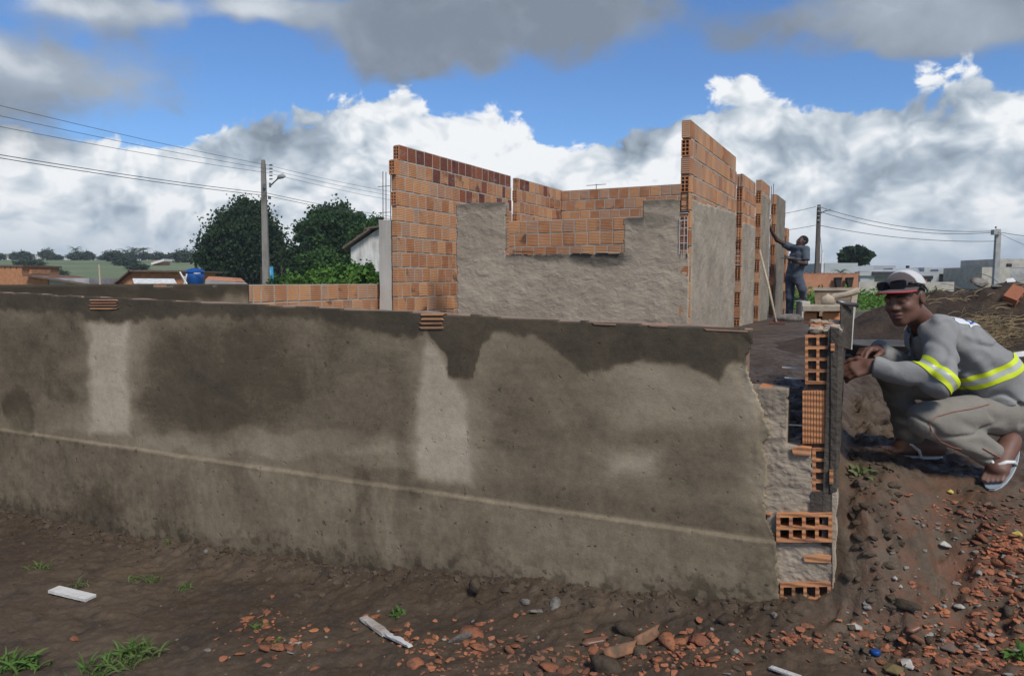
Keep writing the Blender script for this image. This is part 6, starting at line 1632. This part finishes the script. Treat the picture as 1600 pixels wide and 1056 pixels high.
    for s in (-1, 1):
        pts = []; c = (.106, s*.037, .078)
        poly = [(c[1]+.031*math.cos(t)*(1 if abs(math.cos(t)) < .9 else 1), c[2]+.019*math.sin(t)) for t in [2*math.pi*k/14 for k in range(14)]]
        poly = [(c[1]+.034*math.copysign(abs(math.cos(t))**.5, math.cos(t)), c[2]+.022*math.copysign(abs(math.sin(t))**.6, math.sin(t))) for t in [2*math.pi*(k+.5)/14 for k in range(14)]]
        P3 = [hl(.117-4.2*y*y, y, z) for (y, z) in poly]
        L_ = MB().prism(P3, -Hf*.006)
        if gl is None: gl = L_.build('sunglasses', M['lens'], T)
        else: L_.build('lens', M['lens'], gl)
        MB().tube([hl(.070, s*.066, .076), hl(.055, s*.083, .074), hl(.0, s*.096, .056), hl(-.055, s*.082, .026), hl(-.07, s*.076, .014)], [.006, .0055, .0045, .004, .0035], 6).build('temple', M['black'], gl, True)
    MB().tube([hl(.110, -.006, .076), hl(.113, 0, .078), hl(.110, .006, .076)], .0045, 6).build('bridge', M['black'], gl, True)
    # jacket
    def arms(P):
        d = f_cap(P, shL, elL, .066, .057); d = smin(d, f_cap(P, elL, wrL+(elL-wrL)*.02, .055, .049), .03); cut = (P-v3(wrL)) @ v3((wrL-elL).normalized()); d = smax(d, cut-.0, .006)
        e = f_cap(P, shR, elR, .064, .056); e = smin(e, f_cap(P, elR, wrR, .056, .048), .03); e = smax(e, (P-v3(wrR)) @ v3((wrR-elR).normalized()), .006)
        return smin(d, e, .02), d
    def torso(P):
        t = f_cap(P, ch-lat*.08, mid-lat*.08, .108, .114); t = smin(t, f_cap(P, mid-lat*.08, pel-lat*.065, .114, .122), .05)
        t2 = f_cap(P, ch+lat*.08, mid+lat*.08, .108, .114); t2 = smin(t2, f_cap(P, mid+lat*.08, pel+lat*.065, .114, .122), .05); t = smin(t, t2, .10)
        t = smin(t, f_cap(P, shL+Vector((.0, .03, .0)), shR, .070, .070), .06)
        t = smin(t, f_cap(P, neck+Vector((.012, 0, -.03)), ch, .075, .10), .06)
        return t
    axd = (pel-ch).normalized(); hem = v3(P_(1535, 634, 3.1)); hn = v3(Vector((.25, 0, -1)).normalized())
    def jacket(P):
        t = torso(P); t = smax(t, (P-hem) @ hn, .008)
        a, _ = arms(P); d = smin(t, a, .035)
        x, y, z = P[:, 0], P[:, 1], P[:, 2]
        w = np.abs(fbm(x*9+z*7, y*6, z*11-x*8, oct=2, seed=700)); d = d+.012*(w-.35)+.011*np.exp(-(fbm(x*7-z*6+3*y, y*4, z*6+x*3, oct=2, seed=705)/.10)**2)
        ne = np.exp(-((P-v3(elL))**2).sum(1)/.010); d = d+.007*ne*np.sin((x*.6+z)*80+4*y*10)
        ar = np.exp(-((P-v3(P_(1500, 575, 3.0)))**2).sum(1)/.012); d = d+.008*ar*np.sin((x*.85+z*.9)*70)
        # neck opening
        return smax(d, -f_cap(P, v3(neck)+v3(Hf)*.01, hc, .064, .085), .008)
    V, F = sdf_mesh(jacket, (1.32, 2.74, .50), (2.30, 3.55, 1.22), .0056); jk, V = smesh('jacket', V, F, M['jacket'], T, None, 1)
    def patch(name, sel, mat, lift=.0035, par=jk, cuts=()):
        """piece of the jacket surface, cut cleanly along planes, lifted off it"""
        bm = bmesh.new(); bm.from_mesh(jk.data)
        for (p_, n_, lo_, hi_) in cuts:
            for off, sg in ((lo_, -1), (hi_, 1)):
                bmesh.ops.bisect_plane(bm, geom=list(bm.verts)+list(bm.edges)+list(bm.faces), plane_co=Vector(p_+n_*off), plane_no=Vector(n_)*sg, clear_outer=True, dist=1e-6)
        cs = np.array([f.calc_center_median()[:] for f in bm.faces]); keep = sel(cs) if len(cs) else []
        fl = [f for f, k in zip(bm.faces, keep) if not k]; bmesh.ops.delete(bm, geom=fl, context='FACES')
        bm.normal_update(); nv = {v.index: v.normal.copy() for v in bm.verts}
        for v in bm.verts: v.co += v.normal*lift
        if not len(bm.faces): bm.free(); return None
        me = bpy.data.meshes.new(name); bm.to_mesh(me); bm.free(); me.materials.clear(); me.materials.append(mat); me.shade_smooth(); return obj(name, me, par)
    def armdist(P): return arms(P)[1]
    p0 = v3(P_(1536, 588, 3.05)); bn = np.array([-.43, 0, .90]); bn /= np.linalg.norm(bn)
    tor = lambda P: (armdist(P) > .012) & (P[:, 0] > p0[0]-.16)
    def band(lo_, hi_): return dict(sel=tor, cuts=((p0, bn, lo_, hi_),))
    patch('yellow_band', mat=M['hiviz'], **band(.011, .031)); patch('yellow_band', mat=M['hiviz'], **band(-.031, -.011)); patch('reflective_band', mat=M['reflect'], lift=.003, **band(-.0112, .0112))
    q0 = v3(P_(1467, 577, 2.86)); qn = np.array([.76, 0, .65]); qn /= np.linalg.norm(qn)
    slv = lambda P: (armdist(P) < .022) & (P[:, 2] < float(P_(0, 545, 3).z)) & (P[:, 1] < 3.06)
    def sband(lo_, hi_): return dict(sel=slv, cuts=((q0, qn, lo_, hi_),))
    patch('yellow_band', mat=M['hiviz'], **sband(.010, .028)); patch('yellow_band', mat=M['hiviz'], **sband(-.028, -.010)); patch('reflective_band', mat=M['reflect'], lift=.003, **sband(-.0102, .0102))
    # white panel with blue letters across the back of the shoulders
    pc = v3(P_(1511, 498, 3.16)); ad = v3(axd)
    def pan(P): r = P-pc; al = r @ ad; return (np.abs(al) < .08) & (P[:, 1] > 3.035) & (P[:, 1] < 3.30) & (r @ np.array([.62, 0, .78]) > -.075)
    patch('back_print', pan, M['printwhite'], .0022, jk, ((pc, ad, -.072, .072), (np.array([0, 3.17, 0.]), np.array([0, 1., 0]), -.125, .125)))
    def let(cx, cy, r0, r1, gap):
        def f(P):
            al = (P-pc) @ ad-cx; la = P[:, 1]-cy; rr = np.hypot(al, la); return pan(P) & (rr > r0) & (rr < r1) & ~((np.abs(al) < gap) & (la > 0))
        return f
    patch('blue_letter', let(-.022, 3.078, .011, .022, .009), M['blueprint'], .0040); patch('blue_letter', let(.026, 3.080, .0, .013, .0), M['blueprint'], .0040)
    # collar
    V2 = []; F2 = []; n = 22; nb = Vector(neck)+Vector((.0, 0, -.012)); ax_ = (Vector(hc)-Vector(neck)).normalized(); ax_ = (ax_+Vector((0, 0, 1.2))).normalized()
    fx = Hf-ax_*Hf.dot(ax_); fx.normalize(); fy = ax_.cross(fx)
    for i in range(n):
        a = R(28)+R(304)*i/(n-1)
        for (r_, hgt) in ((.074, -.03), (.078, .020), (.082, .034), (.094, .018), (.104, -.028)): V2.append(nb+fx*math.cos(a)*r_*1.02+fy*math.sin(a)*r_+ax_*(hgt+.012*math.cos(a)*-1))
    for i in range(n-1):
        for k in range(4): F2.append((i*5+k, i*5+k+1, (i+1)*5+k+1, (i+1)*5+k))
    MB().add(V2, F2).build('collar', M['jacket'], jk, True)
    # trousers
    def trousers(P):
        t = f_cap(P, pel-lat*.06+Vector((.0, 0, -.025)), pel+lat*.06+Vector((.0, 0, -.025)), .112, .112)
        l = f_cap(P, hpL, knL, .090, .070); l = smin(l, f_cap(P, knL, anL+(anL-knL).normalized()*.01, .064, .055), .02); l = smax(l, (P-v3(anL)) @ v3((anL-knL).normalized())-.012, .006)
        r = f_cap(P, hpR, knR, .090, .068); r = smin(r, f_cap(P, knR, anR, .064, .056), .03); r = smax(r, (P-v3(anR)) @ v3((anR-knR).normalized())-.0, .006)
        d = smin(smin(t, l, .05), r, .03)
        x, y, z = P[:, 0], P[:, 1], P[:, 2]
        w = np.abs(fbm(x*6, y*6, z*10+x*4, oct=2, seed=720)); d = d+.011*(w-.35)+.010*np.exp(-(fbm(x*4+z*6, y*5, z*9-x*3, oct=2, seed=725)/.10)**2)
        nk = np.exp(-((P-v3(knL.lerp(hpL, .55))-np.array([0, 0, -.07]))**2).sum(1)/.014); d = d+.006*nk*np.sin((z*1.0+x*.35)*90)
        na = np.exp(-((P-v3(anL.lerp(knL, .25)))**2).sum(1)/.010); d = d+.005*na*np.sin((z*.7+x*.7)*85)
        nr = np.exp(-((P-v3(anR.lerp(knR, .2)))**2).sum(1)/.010); d = d+.005*nr*np.sin(z*90+x*20)
        return d
    V, F = sdf_mesh(trousers, (1.42, 2.76, .36), (2.30, 3.55, 1.02), .0058); tr, V = smesh('trousers', V, F, M['trousers'], T, None, 1)
    # orange piping along the near leg: follows the cloth surface
    def onsurf(pts, off=.001):
        out = []; pts = [(a[0]+(b[0]-a[0])*k/5, a[1]+(b[1]-a[1])*k/5) for a, b in zip(pts, pts[1:]) for k in range(5)]
        for (px, py) in pts:
            r = ray(px, py); r = v3(r)/np.linalg.norm(v3(r)); w = V-np.array([0, 0, CAMZ]); t = w @ r; d2 = (w*w).sum(1)-t*t; k = np.nonzero(d2 < .006**2)[0]
            if len(k): j = k[np.argmin(t[k])]; out.append(Vector(r*(t[j]-off))+Vector((0, 0, CAMZ)))
        return out
    pts = onsurf([(1546, 631), (1520, 638), (1490, 643), (1465, 650), (1452, 660), (1456, 674), (1470, 690), (1490, 699), (1506, 702)])
    if len(pts) > 3: MB().tube(pts, .0016, 5).build('piping', M['piping'], tr, True)
    pts = onsurf([(1536, 700), (1550, 708), (1560, 713), (1572, 718)])
    if len(pts) > 2: MB().tube(pts, .0022, 5).build('piping', M['piping'], tr, True)
    # flip-flops
    def sandal(heel, toe, up, label):
        up = Vector(up).normalized(); d = toe-heel; L = d.length; d.normalize(); s = up.cross(d).normalized(); up = d.cross(s); up = up if up.z > 0 else -up
        c = heel.lerp(toe, .5)-up*.002; poly = []
        for k in range(20):
            t = 2*math.pi*k/20; w = .046+.008*math.cos(t); poly.append(c+d*math.cos(t)*(L*.5+.022)+s*math.sin(t)*w)
        so = MB().prism(poly, -up*.016).build('sandal', M['rubber_sole'], T)
        MB().prism([p-up*.005+(p-c).normalized()*.001 for p in poly], -up*.004).build('sole_edge', M['strap'], so)
        a = heel.lerp(toe, .78)+up*.022; b = heel.lerp(toe, .60)
        for q in (-1, 1):
            pts = [a, a.lerp(b+s*q*.02+up*.05, .5)+up*.012, b+s*q*.030+up*.046, heel.lerp(toe, .48)+s*q*.043+up*.022, heel.lerp(toe, .44)+s*q*.045-up*.004]
            MB().tube(pts, [.005, .008, .009, .008, .007], 6).build('strap', M['strap'], so, True)
    sandal(heL, toL, Vector((-.55, -.45, .65)), ''); sandal(heR, toR, (0, 0, 1), '')
    return wrL, wrR
WRL, WRR = crouching()
# steel float pressed to the wall by the crouching person
tf = empty('steel_trowel', at(1323, 545, 3.05), 'dark steel plastering trowel with a tube handle held upright against the side wall', 'trowel')
a, b_, c, d = at(1314, 472, 3.02), at(1334, 480, 3.10), at(1330, 546, 3.10), at(1314, 542, 3.02)
nn = (b_-a).cross(d-a).normalized()
MB().prism([a, b_, c, d], nn*.004).build('blade', M['mortar_dark'], tf); MB().prism([b_, b_+Vector((.004, 0, 0)), c+Vector((.004, 0, 0)), c], nn*.008).build('edge', M['wire'], tf)
MB().tube([at(1308, 471, 3.02), at(1320, 474, 3.03), at(1340, 477, 3.06)], [.007, .009, .009], 10).build('handle', M['steel'], tf, True)
# ---------------- the standing person
def standing():
    Y = 14.5; P_ = lambda px, py, dY=0.0: at(px, py, Y+dY)
    hc = P_(1253, 377.5, 0); Fr = frame((-.88, -.22, .34), (.30, 0, 1)); neck = P_(1248.5, 390, 0)
    shL, elL, wrL = P_(1259, 390, -.17), P_(1259, 412, -.25), P_(1241, 409, -.33)
    shR, elR, wrR = P_(1234, 386, .17), P_(1214, 375, .12), P_(1205, 360, .05)
    ch, pel = P_(1247, 400), P_(1241, 432); lat = Vector((.25, -1, 0)).normalized()
    hpL, knL, anL = P_(1247, 436, -.10), P_(1254, 452, -.22), P_(1255, 466, -.08)
    hpR, knR, anR = P_(1235, 436, .08), P_(1234, 466, .02), P_(1233, 492, .10)
    heL, toL = P_(1258, 469.5, -.10), P_(1242, 469.5, -.14); heR, toR = P_(1237, 497, .10), P_(1222, 498, .02)
    gz = float(ground_h(heR.x, heR.y, False)); heR.z = toR.z = gz+.015
    T = empty('person', Vector((heR.x, heR.y, gz)), 'standing person in dark blue shirt and jeans reaching up to plaster the house wall', 'person')
    def body(P):
        o = head_sdf(P, hc, Fr, neck)
        t = f_cap(P, ch-lat*.09, pel-lat*.06, .085, .085); t = smin(t, f_cap(P, ch+lat*.09, pel+lat*.06, .085, .085), .06); t = smin(t, f_cap(P, neck, ch, .055, .07), .06)
        for (a, b, c) in ((shL, elL, wrL), (shR, elR, wrR)): t = smin(t, f_cap(P, a, b, .050, .040), .03); t = smin(t, f_cap(P, b, c, .042, .028), .02)
        for (a, b, c) in ((hpL, knL, anL), (hpR, knR, anR)): t = smin(t, f_cap(P, a, b, .075, .05), .04); t = smin(t, f_cap(P, b, c, .048, .034), .03)
        o = smin(o, t, .03)
        o = smin(o, hand_sdf(P, wrL, Vector((-1, -.2, .25)), (.0, -.3, -.9), (0, 1, 0), (.7,)*4), .012); o = smin(o, hand_sdf(P, wrR, Vector((-.35, 0, .9)), (.9, .0, .3), (0, -1, 0), (.5,)*4), .012)
        o = smin(o, foot_sdf(P, anL, heL, toL, (0, 0, 1)), .02); o = smin(o, foot_sdf(P, anR, heR, toR, (0, 0, 1)), .02)
        return o
    lo = (4.95, 13.95, .3); hi = (6.0, 15.05, 2.4)
    V, F = sdf_mesh(body, lo, hi, .0095); smesh('body', V, F, M['skin_far'], T, {'lip': V[:, 0]*0, 'pale': V[:, 0]*0}, 1)
    hs = lambda P: smax(f_ell((P-v3(hc)) @ Fr.T, (-.022, 0, .036), (.101, .081, .092)), (((P-v3(hc)) @ Fr.T)[:, 0]*.8-((P-v3(hc)) @ Fr.T)[:, 2]*.55-.004), .006)
    V, F = sdf_mesh(hs, tuple(v3(hc)-.15), tuple(v3(hc)+.15), .009); smesh('hair', V, F, M['hair'], T, None, 1)
    def shirt(P):
        t = f_cap(P, ch-lat*.10, pel-lat*.085, .105, .115); t = smin(t, f_cap(P, ch+lat*.10, pel+lat*.085, .105, .115), .08); t = smin(t, f_cap(P, shL, shR, .062, .062), .06); t = smin(t, f_cap(P, neck-Vector((0, 0, .03)), ch, .06, .09), .05)
        for (a, b) in ((shL, elL), (shR, elR)):
            s = f_cap(P, a, b, .075, .072); s = smax(s, (P-v3(a.lerp(b, .78 if a is shL else .45))) @ v3((b-a).normalized()), .008); t = smin(t, s, .03)
        x, y, z = P[:, 0], P[:, 1], P[:, 2]; t = t+.012*(np.abs(fbm(x*6, y*6, z*8+x*5, oct=2, seed=740))-.35)
        return smax(t, -(z-float(P_(0, 434).z)), .01)
    V, F = sdf_mesh(shirt, lo, hi, .0095); smesh('shirt', V, F, M['shirt'], T, None, 1)
    def jeans(P):
        t = f_cap(P, pel-lat*.06, pel+lat*.06, .115, .115)
        for (a, b, c, e) in ((hpL, knL, anL, .0), (hpR, knR, anR, .0)):
            t = smin(t, f_cap(P, a, b, .098, .078), .04); s = smin(f_cap(P, b, c, .076, .066), t, .03); t = np.minimum(s, t)
        x, y, z = P[:, 0], P[:, 1], P[:, 2]; t = t+.012*(np.abs(fbm(x*7, y*7, z*9, oct=2, seed=750))-.35)
        t = smax(t, z-float(P_(0, 429).z), .01)
        return smax(t, -(z-np.where(P[:, 0] > float(P_(1246, 466).x), float(anL.z)+.0, float(anR.z)-.0)), .008)
    V, F = sdf_mesh(jeans, lo, hi, .0095); smesh('trousers', V, F, M['jeans'], T, None, 1)
    for (he, to) in ((heL, toL), (heR, toR)):
        d = (to-he).normalized(); s = UP.cross(d); c = he.lerp(to, .5); L = (to-he).length
        so = MB().prism([c+d*math.cos(t)*(L*.5+.02)+s*math.sin(t)*.048+UP*.002 for t in [2*math.pi*k/14 for k in range(14)]], UP*-.016).build('sandal', M['rubber_sole'], T)
    hk = empty('plaster_hawk', P_(1236, 405, -.35), 'dark square plaster hawk held flat by the standing person', 'hawk')
    a = P_(1236, 404, -.35); MB().box(a, (.31, .26, .014), Matrix.Rotation(.06, 3, 'Y')).build('board', M['steel'], hk); MB().tube([a-UP*.01, a-UP*.09], .016, 8).build('handle', M['wood'], hk)
    o = MB().box(a+Vector((-.02, 0, .02)), (.16, .14, .03), None, .02).build('mortar_dab', M['mortar_dark'], None, bevel=.008); tag(o, 'dab of wet mortar on the plaster hawk', 'mortar')
    fl_ = empty('plaster_float', P_(1203, 354, .05), 'small plastering float held up to the wall by the standing person', 'float')
    q = P_(1201, 352, .05); MB().box(q, (.02, .12, .24), Matrix.Rotation(.3, 3, 'Y')).build('board', M['wood_pale'], fl_); MB().tube([q+Vector((.02, 0, -.06)), q+Vector((.05, 0, 0)), q+Vector((.03, 0, .07))], .012, 6).build('handle', M['wood'], fl_)
standing()

# ------------------------------------------------------------------ damp air: far trees fade slightly
def haze():
    m = bpy.data.materials.new('haze'); m.use_nodes = True; nt = m.node_tree; nt.nodes.clear()
    out = nt.nodes.new('ShaderNodeOutputMaterial'); v = nt.nodes.new('ShaderNodeVolumePrincipled'); nt.links.new(v.outputs[0], out.inputs['Volume'])
    v.inputs['Color'].default_value = (.82, .88, .95, 1); v.inputs['Density'].default_value = .00055; v.inputs['Anisotropy'].default_value = .2
    o = MB().box((0, 2900, 12.0), (7600, 6600, 27.0)).build('haze', m); tag(o, 'thin pale damp air over the whole plain', 'haze', kind='stuff')
haze()
